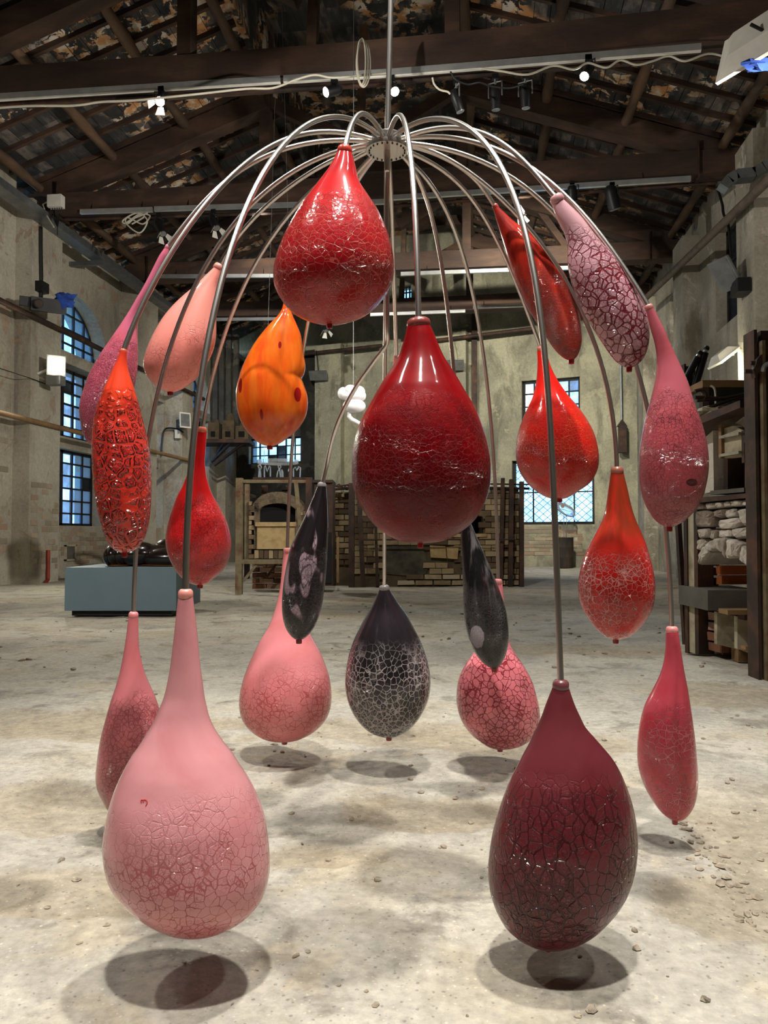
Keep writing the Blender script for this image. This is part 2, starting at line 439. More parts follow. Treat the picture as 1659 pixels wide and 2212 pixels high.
# concrete floor
mFloor, t_, b_ = mk('worn_concrete')
_v = coords(t_)
_n1 = noise(t_, _v, 1.1, 8, 0.62, 0.3); _n2 = noise(t_, _v, 4.5, 9, 0.68, 0.4); _n3 = noise(t_, _v, 38, 6, 0.7)
_c = ramp(t_, _n1, [(0.36, lin(156, 151, 140)), (0.5, lin(182, 177, 164)), (0.62, lin(170, 161, 142))])
_c = mixc(t_, mapr(t_, _n2, 0.5, 0.66), _c, lin(138, 132, 120))
_c = mixc(t_, mapr(t_, noise(t_, _v, 2.3, 7, 0.65, 0.6), 0.54, 0.62, 0, 0.45), _c, lin(184, 170, 142))
_sa = t_.nodes.new('ShaderNodeAttribute'); _sa.attribute_name = 'sand'; _sd = _sa.outputs['Fac']
_c = mixc(t_, mth(t_, 'MULTIPLY', _sd, 0.55), _c, mixc(t_, mapr(t_, noise(t_, _v, 9, 6, 0.65), 0.4, 0.6), lin(152, 138, 112), lin(178, 164, 138)))
_ag = voro(t_, _v, 75, 'F1'); _agc = voro(t_, _v, 75, 'COLOR') if False else noise(t_, _v, 55, 2)
_c = mixc(t_, mth(t_, 'MULTIPLY', mapr(t_, _ag, 0.18, 0.26, 1, 0), mapr(t_, _agc, 0.52, 0.6, 0, 0.55)), _c, lin(216, 206, 184))
_c = mixc(t_, mth(t_, 'MULTIPLY', mapr(t_, _ag, 0.2, 0.3, 1, 0), mapr(t_, _agc, 0.48, 0.4, 0, 0.5)), _c, lin(96, 92, 86))
_c = mixc(t_, 0.4, _c, ramp(t_, _n3, [(0.3, (0.2, 0.2, 0.2)), (0.7, (0.8, 0.8, 0.8))]), 'OVERLAY')
t_.links.new(_c, b_.inputs['Base Color']); b_.inputs['Roughness'].default_value = 0.82; b_.inputs['Specular IOR Level'].default_value = 0.3
_h = mth(t_, 'ADD', mth(t_, 'MULTIPLY', _n3, mth(t_, 'ADD', 0.55, _sd)), mth(t_, 'MULTIPLY', _n2, 1.4))
t_.links.new(bumpn(t_, _h, 0.6, 0.012), b_.inputs['Normal'])
mPebble = M('pebble_stone', [lin(120, 108, 92), lin(168, 156, 136), lin(92, 84, 76)], 20, 0.9, 0, 0.3, 90)
mRod, t_, b_ = mk('brushed_steel'); b_.inputs['Base Color'].default_value = (0.74, 0.71, 0.67, 1); b_.inputs['Metallic'].default_value = 1
b_.inputs['Roughness'].default_value = 0.3

# ------------------------------------------------------------------ floor
EDGE = [PZ(*q)[:2] for q in ((1400, 1690), (1478, 1762), (1500, 1815), (1545, 1865), (1590, 1932), (1640, 2012), (1760, 2180))]
SAND = [(PZ(890, 1742), 0.22, 0.13), (PZ(1010, 1735), 0.14, 0.1), (PZ(140, 1920), 0.2, 0.12), (PZ(60, 1730), 0.4, 0.2), (PZ(680, 1840), 0.18, 0.07), (PZ(1180, 1600), 0.3, 0.2), (PZ(900, 1575), 0.6, 0.2), (PZ(150, 1560), 0.8, 0.25), (PZ(1590, 1960), 0.18, 0.14), (PZ(820, 1330), 1.2, 0.4), (PZ(1300, 1400), 0.8, 0.3), (PZ(1580, 1500), 0.35, 0.3)]


def edge_side(x, y):
    best = 9e9; sd = 0
    for (ax_, ay_), (bx_, by_) in zip(EDGE[:-1], EDGE[1:]):
        dx, dy = bx_ - ax_, by_ - ay_; t = max(0, min(1, ((x - ax_) * dx + (y - ay_) * dy) / (dx * dx + dy * dy)))
        ex, ey = x - ax_ - t * dx, y - ay_ - t * dy; d = math.hypot(ex, ey)
        if d < best: best = d; sd = d * (1 if dx * ey - dy * ex > 0 else -1)
    return sd


def sandy(x, y):
    w = 0.35 * mnoise.noise(Vector((x * 5, y * 5, 7.7))) + 0.25 * mnoise.noise(Vector((x * 14, y * 14, 3.1))); s = 0.0
    for c, rx, ry in SAND:
        if abs(x - c[0]) < 2 * rx + 0.1 and abs(y - c[1]) < 2 * ry + 0.1:
            q = math.hypot((x - c[0]) / rx, (y - c[1]) / ry) + w; s = max(s, min(1, max(0, (1.05 - q) / 0.15)))
    if y < 2.6 and x > 0.4:
        s = max(s, min(1, max(0, (edge_side(x, y) + 0.03 * w * 2) / 0.01)) * (1 if y < 2.2 else max(0, (2.6 - y) / 0.4)))
    return s


def floor_h(x, y):
    h = 0.012 * mnoise.noise(Vector((x * 0.9, y * 0.9, 0.3))) + 0.006 * mnoise.noise(Vector((x * 3.1, y * 3.1, 4.3)))
    n = mnoise.noise(Vector((x * 0.75 + 5.2, y * 0.75 + 1.7, 9.1))) + 0.25 * mnoise.noise(Vector((x * 4, y * 4, 2.2)))
    h -= 0.012 / (1 + math.exp(-(n - 0.12) * 40))
    n2 = mnoise.noise(Vector((x * 0.5 - 3, y * 0.5 + 8, 1.0)))
    h -= 0.006 * max(0, n2)
    return h - 0.004 - 0.008 * sandy(x, y)


def grid(xs, ys):
    mb = MB(); nx = len(xs)
    vs = [(x, y, floor_h(x, y)) for y in ys for x in xs]
    fs = [(j * nx + i, j * nx + i + 1, (j + 1) * nx + i + 1, (j + 1) * nx + i) for j in range(len(ys) - 1) for i in range(nx - 1)]
    return mb.add(vs, fs)


xs = np.unique(np.concatenate([np.linspace(-8.2, -2.2, 61), np.linspace(-2.2, 2.0, 170), np.linspace(2.0, 4.4, 26)]))
ys = np.unique(np.concatenate([np.linspace(-6.2, 0.8, 30), np.linspace(0.8, 3.6, 130), np.linspace(3.6, 9, 90), np.linspace(9, 23.5, 90)]))
fl = grid(xs, ys).obj('floor', mFloor, smooth=True); fl['kind'] = 'structure'
_at = fl.data.attributes.new('sand', 'FLOAT', 'POINT'); _oc = fl.location
_at.data.foreach_set('value', [sandy(v.co.x + _oc.x, v.co.y + _oc.y) for v in fl.data.vertices])
peb = MB()
for k in range(620):
    if k < 300: x, y = RND.uniform(-1.1, 1.3), RND.uniform(1.05, 3.4)
    elif k < 420:
        q = RND.randrange(1, 5); f = RND.random(); x = EDGE[q][0] * (1 - f) + EDGE[q + 1][0] * f + RND.gauss(0.015, 0.035); y = EDGE[q][1] * (1 - f) + EDGE[q + 1][1] * f + RND.gauss(0.0, 0.03)
    else: x, y = RND.uniform(-4, 1.5), RND.uniform(3, 9)
    r = RND.choice([0.0022, 0.003, 0.004, 0.0055, 0.008]) * (1.0 if k < 420 else 1.8)
    if k % 37 == 0: r = 0.01
    a = RND.uniform(0, 3.14)
    peb.blob((x, y, floor_h(x, y) + r * 0.25), r * RND.uniform(0.9, 1.9), r, r * 0.6, 6, 4, 0.6, 2.0,
             ((math.cos(a), math.sin(a), 0), (-math.sin(a), math.cos(a), 0), (0, 0, 1)))
pb = peb.obj('floor_rubble', mPebble); tag(pb, 'loose pebbles and crumbs of mortar scattered over the concrete floor', 'rubble', kind='stuff')

# ------------------------------------------------------------------ walls
XL, XLW, XLP = -7.3, -7.45, -7.02        # left wall, recessed window wall, pilaster face
wl = MB()
wl.aab((-8.1, -6.2, 0 - 0.05), (XL, 11.09, 6.5))
PIL = [(11.09, 11.95), (14.9, 15.75), (17.15, 17.8), (20.7, 22.2)]
for k, (a, b) in enumerate(PIL): wl.aab((-8.1, a, -0.05), (XLP if k < 3 else -7.2, b, 6.05))
BAYS = [(11.95, 14.9, 12.12, 14.34), (15.75, 17.15, 15.95, 17.1), (17.8, 20.7, 17.95, 20.1)]
SILL, Z1, Z2, Z3, Z4, ZTOP = 0.93, 2.33, 2.55, 3.85, 4.06, 5.15
ARC = MB()
for (a, b, wa, wb) in BAYS:
    wl.aab((-8.1, a, -0.05), (XLW, b, SILL)); wl.aab((-8.1, a, SILL), (XLW, wa, 6.5)); wl.aab((-8.1, wb, SILL), (XLW, b, 6.5))
    wl.aab((-8.1, wa, Z1), (XLW - 0.12, wb, Z2)); wl.aab((-8.1, wa, Z3), (XLW, wb, Z4))
    # spandrel above the arched head
    yc, r = (wa + wb) / 2, (wb - wa) / 2; hh = ZTOP - Z4 - 0.05; zb = Z4 + 0.12; N = 18
    pts = [(yc + r * math.cos(math.pi * i / N), zb + (ZTOP - zb) * math.sin(math.pi * i / N)) for i in range(N + 1)]
    for i in range(N):
        (y0, z0), (y1, z1) = pts[i], pts[i + 1]
        wl.hexa([(-8.1, y0, z0), (XLW, y0, z0), (XLW, y1, z1), (-8.1, y1, z1), (-8.1, y0, 6.5), (XLW, y0, 6.5), (XLW, y1, 6.5), (-8.1, y1, 6.5)])
wallL = wl.obj('wall_left', mPlL, keep=True); wallL['kind'] = 'structure'; BASE[wallL.name] = (0, 0, 0)

BA, BB = (3.68, 18.6), (-7.5, 21.76)
FB = Face(BB, BA)                        # back wall, u runs left to right
def ub(x, y): return FB.uz(x, y)
wb_ = MB()
cuts = []                                 # window openings on the back wall: px rectangles
for (x0, y0, x1, y1) in ((537, 944, 651, 1001), (1127, 818, 1253, 958), (1106, 992, 1284, 1133)):
    cuts.append((ub(x0, (y0 + y1) / 2)[0], ub((x0 + x1) / 2, y1)[1], ub(x1, (y0 + y1) / 2)[0], ub((x0 + x1) / 2, y0)[1]))
cuts.append((ub(858, 630)[0], ub(872, 655)[1], ub(888, 630)[0], ub(872, 616)[1]))
us = sorted({-0.6, FB.L + 0.6, *[c[0] for c in cuts], *[c[2] for c in cuts]})
zs = sorted({-0.05, 9.4, *[c[1] for c in cuts], *[c[3] for c in cuts]})
for i in range(len(us) - 1):
    run = None
    for j in range(len(zs) - 1):
        um, zm = (us[i] + us[i + 1]) / 2, (zs[j] + zs[j + 1]) / 2
        hole = any(c[0] < um < c[2] and c[1] < zm < c[3] for c in cuts)
        if not hole and run is None: run = zs[j]
        if run is not None and (hole or j == len(zs) - 2):
            FB.ubox(wb_, us[i], run, us[i + 1], zs[j] if hole else zs[j + 1], 0, 0.45); run = None
for (x0, x1, o) in ((688, 744, -0.22), (946, 1012, -0.22)):
    FB.ubox(wb_, ub(x0, 900)[0], -0.05, ub(x1, 900)[0], 6.0, o, 0.05)
wallB = wb_.obj('wall_back', mPlB, keep=True); wallB['kind'] = 'structure'; BASE[wallB.name] = (0, 0, 0)
sb = MB(); c = cuts[0]; ue = ub(686, 900)[0]
for q in ((0, -0.03, c[0], 5.95), (c[2], -0.03, ue, 5.95), (c[0], -0.03, c[2], c[1]), (c[0], c[3], c[2], 5.95)): FB.ubox(sb, *q, -0.05, 0.02); o = sb.obj('sooty_render', mPlS, wallB)

XR, XRP = 3.68, 3.4
wr = MB()
RWIN = [(11.72, 12.85, 4.0, 5.62), (15.0, 15.9, 3.9, 5.5)]
yy = [-6.2] + [v for w in RWIN for v in w[:2]] + [22.5]
for i in range(0, len(yy), 2): wr.aab((XR, yy[i], -0.05), (4.3, yy[i + 1], 6.6))
for (a, b, z0, z1) in RWIN:
    wr.aab((XR, a, -0.05), (4.3, b, z0)); wr.aab((XR, a, z1), (4.3, b, 6.6))
for y0 in (3.1, 6.65, 10.2, 13.75, 17.2): wr.aab((XRP, y0, -0.05), (XR + 0.05, y0 + 0.7, 5.95))
wallR = wr.obj('wall_right', mPlR, keep=True); wallR['kind'] = 'structure'; BASE[wallR.name] = (0, 0, 0)
wf = MB(); wf.aab((-8.1, -6.7, -0.05), (4.3, -6.2, 9.4)); o = wf.obj('wall_front', mPlL, keep=True); o['kind'] = 'structure'

# bricks showing through the plaster (parts of their walls)
def brick_mesh(name, mat, seed):
    r = random.Random(seed); mb = MB(); j = lambda: r.uniform(-0.03, 0.03); c = 0.06
    q = []
    for z in (-0.5, 0.5):
        for x, y in ((-0.5, -0.5), (0.5, -0.5), (0.5, 0.5), (-0.5, 0.5)):
            q.append((x + j() * 0.7, y + j(), z + j()))
    mb.hexa(q); me = bpy.data.meshes.new(name); me.from_pydata(mb.v, [], mb.f); me.materials.append(mat); me.update()
    import bmesh
    bm = bmesh.new(); bm.from_mesh(me)
    bmesh.ops.bevel(bm, geom=[e for e in bm.edges], offset=0.035, segments=1, affect='EDGES')
    bmesh.ops.recalc_face_normals(bm, faces=bm.faces); bm.to_mesh(me); bm.free(); return me


def brickset(mat, n=5): return [brick_mesh('brick', mat, 40 + k) for k in range(n)]


mStoneB = M('brown_rubble_stone', [lin(96, 80, 60), lin(140, 118, 88), lin(176, 160, 136)], 7, 0.92, 0, 0.7, 35, 0.01, rnd=0.7)
BY, BR, BO, BW, BS = brickset(mBrickY), brickset(mBrickR), brickset(mBrickO), brickset(mBrickW), brickset(mStoneB, 6)
ROTL = np.array([[0, -1, 0], [1, 0, 0], [0, 0, 1.0]]).T       # bricks on planes of constant X: u along +Y

def wall_bricks(face_rot, origin, u, nrm, u0, u1, z0, z1, bl, bh, meshes, parent, keep=1.0, depth=0.05, proud=0.012, mort=0.012, seed=1, skip=None, name='brick'):
    r = random.Random(seed); row = 0; z = z0; cnt = 0
    while z < z1 - bh * 0.4:
        x = u0 - (bl / 2 if row % 2 else 0)
        while x < u1 - 0.01:
            a, b = max(x, u0), min(x + bl, u1); w = b - a - mort
            cu, cz = (a + b) / 2, z + bh / 2
            if w > 0.03 and r.random() < keep and not (skip and skip(cu, cz)):
                p = origin + u * cu + ZV * cz + nrm * (depth / 2 - proud - r.uniform(0, 0.012))
                ang = r.uniform(-0.012, 0.012); R = np.array([u * math.cos(ang) + ZV * math.sin(ang), nrm, ZV * math.cos(ang) - u * math.sin(ang)]).T
                inst(name, r.choice(meshes), p, R, (w, depth, bh - mort), parent); cnt += 1
            x += bl
        z += bh; row += 1
    return cnt


oL = np.array([XLW, 0, 0]); uL = np.array([0, 1.0, 0]); nL = np.array([-1.0, 0, 0])
wall_bricks(None, oL, uL, nL, 12.75, 14.5, 0.05, 0.8, 0.25, 0.085, BW, wallL, 0.72, 0.05, 0.006, 0.016, 3, lambda u, z: u < 13.2 and z < 0.35 and u < 12.95)
oP = np.array([XLP, 0, 0]); wall_bricks(None, oP, uL, nL, 11.14, 11.92, 0.1, 1.6, 0.2, 0.1, BW, wallL, 0.42, 0.05, 0.004, 0.02, 5)
oF = np.array([0, 11.09, 0]); uF = np.array([1.0, 0, 0]); nF = np.array([0, 1.0, 0])
wall_bricks(None, np.array([XL, 0, 0]), uL, nL, 10.0, 11.05, 0.5, 2.3, 0.22, 0.11, BW, wallL, 0.2, 0.05, 0.004, 0.02, 6)
ua, ub2 = ub(1132, 1180)[0], ub(1262, 1180)[0]
wall_bricks(None, FB.A, FB.u, FB.n, ua, ub2, ub(1190, 1200)[1], ub(1190, 1137)[1], 0.26, 0.09, BW, wallB, 0.85, 0.06, 0.008, 0.014, 8)

# ------------------------------------------------------------------ windows
WN = [0]
PM = {'A': mPaneA, 'B': mPaneB, 'C': mPaneC, 'Y': mPaneY}


def window(pt, nrm, u0, u1, z0, z1, nu, nz, bar=0.03, frame=0.05, mats='AAAB', arch=False, thick=0.05, mull=None, seed=0, zbase=None):
    """pt(u, z, o) -> world point; a steel window with every bar and every pane its own part"""
    WN[0] += 1; r = random.Random(seed + WN[0])
    root = bpy.data.objects.new('window_%d' % WN[0], None); root.empty_display_size = 0.05; COL.objects.link(root)
    root.location = tuple(pt((u0 + u1) / 2, z0, 0)); BASE[root.name] = tuple(root.location); root['kind'] = 'structure'
    U = pt(1, 0, 0) - pt(0, 0, 0)
    def bx(name, a, b, c, d, o0, o1, mat):
        mb = MB(); ctr = pt((a + c) / 2, (b + d) / 2, (o0 + o1) / 2)
        return mb.box(ctr, (abs(c - a), abs(o1 - o0), abs(d - b)), U, nrm, ZV).obj(name, mat, root)
    yc, rr = (u0 + u1) / 2, (u1 - u0) / 2; zb = zbase if zbase is not None else z0
    def top(u):
        if not arch: return z1
        q = max(0.0, 1 - ((u - yc) / rr) ** 2); return zb + (z1 - zb) * math.sqrt(q)
    if arch:
        N = 20; pts = [pt(yc - rr * math.cos(math.pi * i / N), zb + (z1 - zb) * math.sin(math.pi * i / N), 0) for i in range(N + 1)]
        mb = MB()
        for i in range(N): mb.beam(pts[i], pts[i + 1], frame, thick, nrm)
        mb.obj('window_frame', mBar, root)
        bx('window_frame', u0, z0, u1, z0 + frame, -thick / 2, thick / 2, mBar)
        bx('window_frame', u0, z0, u0 + frame, zb, -thick / 2, thick / 2, mBar); bx('window_frame', u1 - frame, z0, u1, zb, -thick / 2, thick / 2, mBar)
    else:
        mb = MB()
        for a, b, c, d in ((u0, z0, u1, z0 + frame), (u0, z1 - frame, u1, z1), (u0, z0, u0 + frame, z1), (u1 - frame, z0, u1, z1)):
            mb.box(pt((a + c) / 2, (b + d) / 2, 0), (abs(c - a), thick, abs(d - b)), U, nrm, ZV)
        mb.obj('window_frame', mBar, root)
    du, dz = (u1 - u0) / nu, (z1 - z0) / nz
    for i in range(1, nu):
        u = u0 + i * du; w = bar * (2.4 if mull and i in mull else 1)
        bx('glazing_bar', u - w / 2, z0, u + w / 2, top(u), -thick / 2, thick / 2, mBar)
    for j in range(1, nz):
        z = z0 + j * dz; a, b = u0, u1
        if arch and z > zb:
            q = rr * math.sqrt(max(0, 1 - ((z - zb) / (z1 - zb)) ** 2)); a, b = yc - q, yc + q
        if b - a > 0.1: bx('glazing_bar', a, z - bar / 2, b, z + bar / 2, -thick / 2 * 0.8, thick / 2 * 0.8, mBar)
    for i in range(nu):
        for j in range(nz):
            a, b, c, d = u0 + i * du, z0 + j * dz, u0 + (i + 1) * du, z0 + (j + 1) * dz
            k = mats[(i * 7 + j * 3) % len(mats)] if seed == 0 else r.choice(mats)
            if k == '-': continue
            if not arch: bx('pane', a, b, c, d, -0.004, 0.004, PM[k])
            else:
                S = 4; up_ = [(a + (c - a) * q / S, min(d, top(a + (c - a) * q / S))) for q in range(S + 1)]
                up_ = [(u, max(z, b)) for u, z in up_]
                if max(z for _, z in up_) - b < 0.02: continue
                poly = [pt(a, b, -0.004), pt(c, b, -0.004)] + [pt(u, z, -0.004) for u, z in reversed(up_)]
                mb = MB(); mb.prism(poly, np.asarray(nrm) * 0.008); mb.obj('pane', PM[k], root)
    return root


ptL = lambda u, z, o=0.0: np.array([XLW - 0.3 - o, u, z])
for k, (a, b, wa, wb) in enumerate(BAYS):
    n1 = 6
    window(ptL, (-1, 0, 0), wa, wb, SILL, Z1, n1, 6, 0.03, 0.05, 'BBBBABCABB' if k == 0 else 'BBA', mull=[3], seed=3)
    window(ptL, (-1, 0, 0), wa, wb, Z2, Z3, n1, 6, 0.035, 0.06, 'BABCABA' if k == 0 else 'ABA', mull=[3], seed=5)
    window(ptL, (-1, 0, 0), wa, wb, Z4, ZTOP, 6, 4, 0.03, 0.05, 'A', arch=True, zbase=Z4 + 0.12, seed=9)
ptB = lambda u, z, o=0.0: FB.pt(u, z, o + 0.16)
c = cuts[0]; window(ptB, FB.n, c[0], c[2], c[1], c[3], 6, 3, 0.03, 0.05, 'AAAC', seed=4)
c = cuts[1]; window(ptB, FB.n, c[0], c[2], c[1], c[3], 5, 5, 0.035, 0.06, 'AAAB', seed=4)
c = cuts[2]; w3 = window(ptB, FB.n, c[0], c[2], c[1], c[3], 4, 2, 0.03, 0.07, 'A', mull=[2], seed=4)
um = (c[0] + c[2]) / 2
lat = MB()                                # the diamond lattice in front of the lower window
for k in range(-9, 26):
    for sg in (1, -1):
        p = []
        for q in np.linspace(0, 1, 2):
            pass
        s0 = c[0] + k * 0.21; h_ = c[3] - c[1]; ra = h_ / 0.85
        a_, b_ = (s0, c[1]), (s0 + sg * ra, c[3])
        # clip to the opening
        lo, hi = 0.0, 1.0
        for e, sign in ((c[0], 1), (c[2], -1)):
            f0, f1 = sign * (a_[0] - e), sign * (b_[0] - e)
            if f0 < 0 and f1 < 0: lo, hi = 1, 0
            elif f0 < 0: lo = max(lo, f0 / (f0 - f1))
            elif f1 < 0: hi = min(hi, f0 / (f0 - f1))
        if hi - lo > 0.05:
            g = lambda q: ptB(a_[0] + (b_[0] - a_[0]) * q, a_[1] + (b_[1] - a_[1]) * q, 0.05)
            lat.beam(g(lo), g(hi), 0.012, 0.012, FB.n)
lat.obj('diamond_lattice', mZinc, w3)
c = cuts[3]; window(ptB, FB.n, c[0], c[2], c[1], c[3], 4, 3, 0.03, 0.04, 'A', seed=4)
ptR = lambda u, z, o=0.0: np.array([XR + 0.2 + o, u, z])
for (a, b, z0, z1) in RWIN: window(ptR, (1, 0, 0), a, b, z0, z1, 2, 3, 0.05, 0.07, 'CCCCB', seed=21)
# ------------------------------------------------------------------ roof
XC = -1.86; SL = 0.353; EAX = 5.75; QP = 1.52          # middle, slope, half width, half width of the lantern
def roof_z(X): return 6.35 + SL * (EAX - abs(X - XC))
RLEN = EAX - QP; AL = math.atan(SL)
rf = MB()
for sg in (-1, 1):
    x0, x1 = XC + sg * EAX, XC + sg * QP
    q = [(x0, -6.4, roof_z(x0)), (x1, -6.4, roof_z(x1)), (x1, 22.4, roof_z(x1)), (x0, 22.4, roof_z(x0))]
    rf.prism(q, (0, 0, 0.12))
    rf.aab((x1 - 0.06, -6.4, roof_z(x1)), (x1 + 0.06, 22.4, roof_z(x1) + 1.0))
rf.aab((XC - QP, -6.4, roof_z(XC + QP) + 0.95), (XC + QP, 22.4, roof_z(XC + QP) + 1.1))
ceil = rf.obj('ceiling', mTile, keep=True); ceil['kind'] = 'structure'; BASE[ceil.name] = (0, 0, 0)
tile_me = bpy.data.meshes.new('roof_tile'); _q = MB().box((0, 0, 0), (1, 1, 1)); tile_me.from_pydata(_q.v, [], _q.f); tile_me.materials.append(mTile); tile_me.update()
rest = MB(); tiles = []
BAT = 0.47; TW = 0.215
for sg in (-1, 1):
    ax = np.array([-sg * math.cos(AL), 0, math.sin(AL)]); an = np.cross(ax, (0, 1, 0)) * (1 if sg > 0 else 1)
    an = np.array([sg * math.sin(AL), 0, math.cos(AL)])
    for j in range(int((20.6 - 3.4) / BAT)):
        y = 3.4 + (j + 0.5) * BAT
        for i in range(int(RLEN / math.cos(AL) / TW)):
            s = (i + 0.5) * TW; X = XC + sg * EAX - sg * s * math.cos(AL); Z = roof_z(X) - 0.012 - RND.uniform(0, 0.012)
            px_ = proj((X, y, Z)); tiles.append((px_[2], px_[0], px_[1], X, y, Z, ax, an, RND.uniform(-0.02, 0.02)))
vis = [t for t in tiles if -60 < t[1] < 1720 and t[2] > -60]
vis.sort(key=lambda t: t[0]); ids = set(id(t) for t in vis[:300])
for t in tiles:
    _, _, _, X, y, Z, ax, an, w = t; a2 = ax * math.cos(w) + an * math.sin(w); n2 = an * math.cos(w) - ax * math.sin(w)
    if id(t) in ids: inst('roof_tile', tile_me, (X, y, Z), np.array([a2, (0, 1, 0), n2]).T, (TW - 0.008, BAT - 0.01, 0.025), ceil)
    else: rest.box((X, y, Z), (TW - 0.008, BAT - 0.01, 0.025), a2, (0, 1, 0), n2)
o = rest.obj('roof_tiles', mTile, ceil); o['kind'] = 'stuff'
for sg in (-1, 1):
    x0, x1 = XC + sg * EAX, XC + sg * QP
    for j in range(int((20.6 - 3.4) / BAT) + 1):
        y = 3.4 + j * BAT
        MB().beam((x0, y, roof_z(x0) - 0.06), (x1, y, roof_z(x1) - 0.06), 0.055, 0.085).obj('roof_batten', mWood, ceil)
    for k, f in enumerate((0.12, 0.42, 0.7, 0.98)):
        X = x0 + (x1 - x0) * f; z = roof_z(X) - 0.19
        for (ya, yb) in ((-0.5, 5.1), (5.0, 8.4), (8.2, 11.6), (11.4, 14.9), (14.7, 17.7), (17.5, 21)):
            w = RND.uniform(-0.05, 0.05); n = 9
            pts = [np.array([X + w + 0.03 * math.sin(3 * q / n + k), ya + (yb - ya) * q / n, z + 0.02 * math.sin(4 * q / n + k)]) for q in range(n + 1)]
            MB().tube(pts, [0.075 + 0.012 * math.sin(2.2 * q + k) for q in range(n + 1)], 8).obj('purlin', mLog, ceil, smooth=True)

TR = [(5.1, 5.9), (8.3, 5.95), (11.5, 5.97), (14.8, 5.97), (17.6, 6.0)]
for k, (Y, z) in enumerate(TR):
    r = thing('roof_truss', 'dark timber roof truss', None, (XC, Y, z)); r['kind'] = 'structure'; del r['label']
    n = 8; hh = 0.34
    b = MB(); L, Rr = -7.25, 3.6
    sag = lambda f: 0.03 * math.sin(5 * f + k * 2) - 0.05 * math.sin(math.pi * f)       # crooked like the old trunk it is
    vs = [(L + (Rr - L) * q / n, Y + dy, z + 0.12 + sag(q / n) + dz) for q in range(n + 1) for dy, dz in ((-0.15, -hh / 2), (0.15, -hh / 2), (0.15, hh / 2), (-0.15, hh / 2))]
    b.add(vs, [(q * 4 + m, q * 4 + (m + 1) % 4, q * 4 + 4 + (m + 1) % 4, q * 4 + 4 + m) for q in range(n) for m in range(4)] + [(3, 2, 1, 0), (4 * n, 4 * n + 1, 4 * n + 2, 4 * n + 3)])
    b.obj('tie_beam', mWood, r)
    for sg in (-1, 1):
        xe, xq = XC + sg * 5.3, XC + sg * QP
        MB().beam((xe, Y, z + 0.25), (xq, Y, roof_z(xq) - 0.32), 0.26, 0.3).obj('principal_rafter', mWood, r)
        MB().beam((xq, Y, z + 0.2), (xq, Y, roof_z(xq) + 0.75), 0.16, 0.2, (0, 1, 0)).obj('queen_post', mWood, r)
        MB().beam((xq, Y, roof_z(xq) - 0.3), (XC + sg * 0.2, Y, z + 0.85), 0.15, 0.17).obj('strut', mWood, r)
        MB().beam((XC + sg * 3.4, Y, z + 0.25), (XC + sg * 2.9, Y, roof_z(XC + sg * 2.9) - 0.4), 0.12, 0.14, (0, 1, 0)).obj('strut', mWood, r) if k > 2 else None
        xs_ = XC + sg * 4.9; st = MB()
        for dy in (-0.165, 0.165): st.beam((xs_, Y + dy, z - 0.12), (xs_, Y + dy, roof_z(xs_) - 0.25), 0.06, 0.012, (1, 0, 0))
        st.beam((xs_, Y - 0.165, z - 0.12), (xs_, Y + 0.165, z - 0.12), 0.06, 0.012)
        st.obj('iron_strap', mSteelD, r)
    MB().beam((XC - 0.05, Y, z + 0.2), (XC + 0.03, Y, 8.6), 0.11, 0.13, (0, 1, 0)).obj('king_post', mLog, r)
    MB().beam((XC - QP - 0.1, Y, roof_z(XC + QP) + 0.15), (XC + QP + 0.1, Y, roof_z(XC + QP) + 0.15), 0.2, 0.22).obj('collar_beam', mWood, r)

# ------------------------------------------------------------------ hall fittings
def track(Y, z, x0, x1, label, cat='track'):
    mb = MB().beam((x0, Y, z), (x1, Y, z), 0.05, 0.075)
    o = mb.obj('lighting_track', mAlu); tag(o, label, cat, 'lighting tracks under the tie beams')
    return o


yb = 8.14
def tz(px_x, px_y, Y): p = PY(px_x, px_y, Y); return p


pa, pb_ = PY(-60, 210, yb), PY(606, 174, yb); z_ = (pa[2] + pb_[2]) / 2
for i, (a, b, lb) in enumerate((((-60, 214), (606, 172), 'left length of aluminium lighting track below the nearest roof beam'),
                                ((613, 172), (838, 158), 'short middle length of aluminium track under the nearest roof beam'),
                                ((842, 158), (1514, 103), 'long right length of aluminium track under the nearest roof beam'))):
    p, q = PY(*a, yb), PY(*b, yb)
    r = thing('lighting_track', lb, 'track', p, 'lighting tracks under the tie beams')
    MB().beam(p, q, 0.05, 0.07).obj('rail', mAlu, r); MB().beam(p - ZV * 0.038, q - ZV * 0.038, 0.03, 0.012).obj('slot_edge', mWhite, r)
for (a, b, Y, lb) in (((174, 458), (330, 453), 11.33, 'short track at the left end of the second roof beam'),
                      ((334, 452), (830, 436), 11.33, 'track along the left half of the second roof beam'),
                      ((836, 428), (1492, 386), 11.33, 'track along the right half of the second roof beam'),
                      ((340, 597), (610, 596), 14.63, 'bright track left on the third roof beam'),
                      ((866, 592), (1250, 578), 14.63, 'bright track right on the third roof beam'),
                      ((300, 692), (600, 689), 17.43, 'bright track left on the fourth roof beam'),
                      ((800, 680), (1005, 672), 17.43, 'bright track in the middle of the fourth roof beam'),
                      ((1022, 664), (1180, 658), 17.43, 'bright track right on the fourth roof beam')):
    p, q = PY(*a, Y), PY(*b, Y)
    r = thing('lighting_track', lb, 'track', p, 'lighting tracks under the tie beams')
    MB().beam(p, q, 0.05, 0.07).obj('rail', mAlu, r)
    for f_ in (0.15, 0.85): MB().tube([p + (q - p) * f_, p + (q - p) * f_ + ZV * 0.28 + np.array([0, 0.05, 0])], 0.008, 6).obj('hanger', mBlack, r)
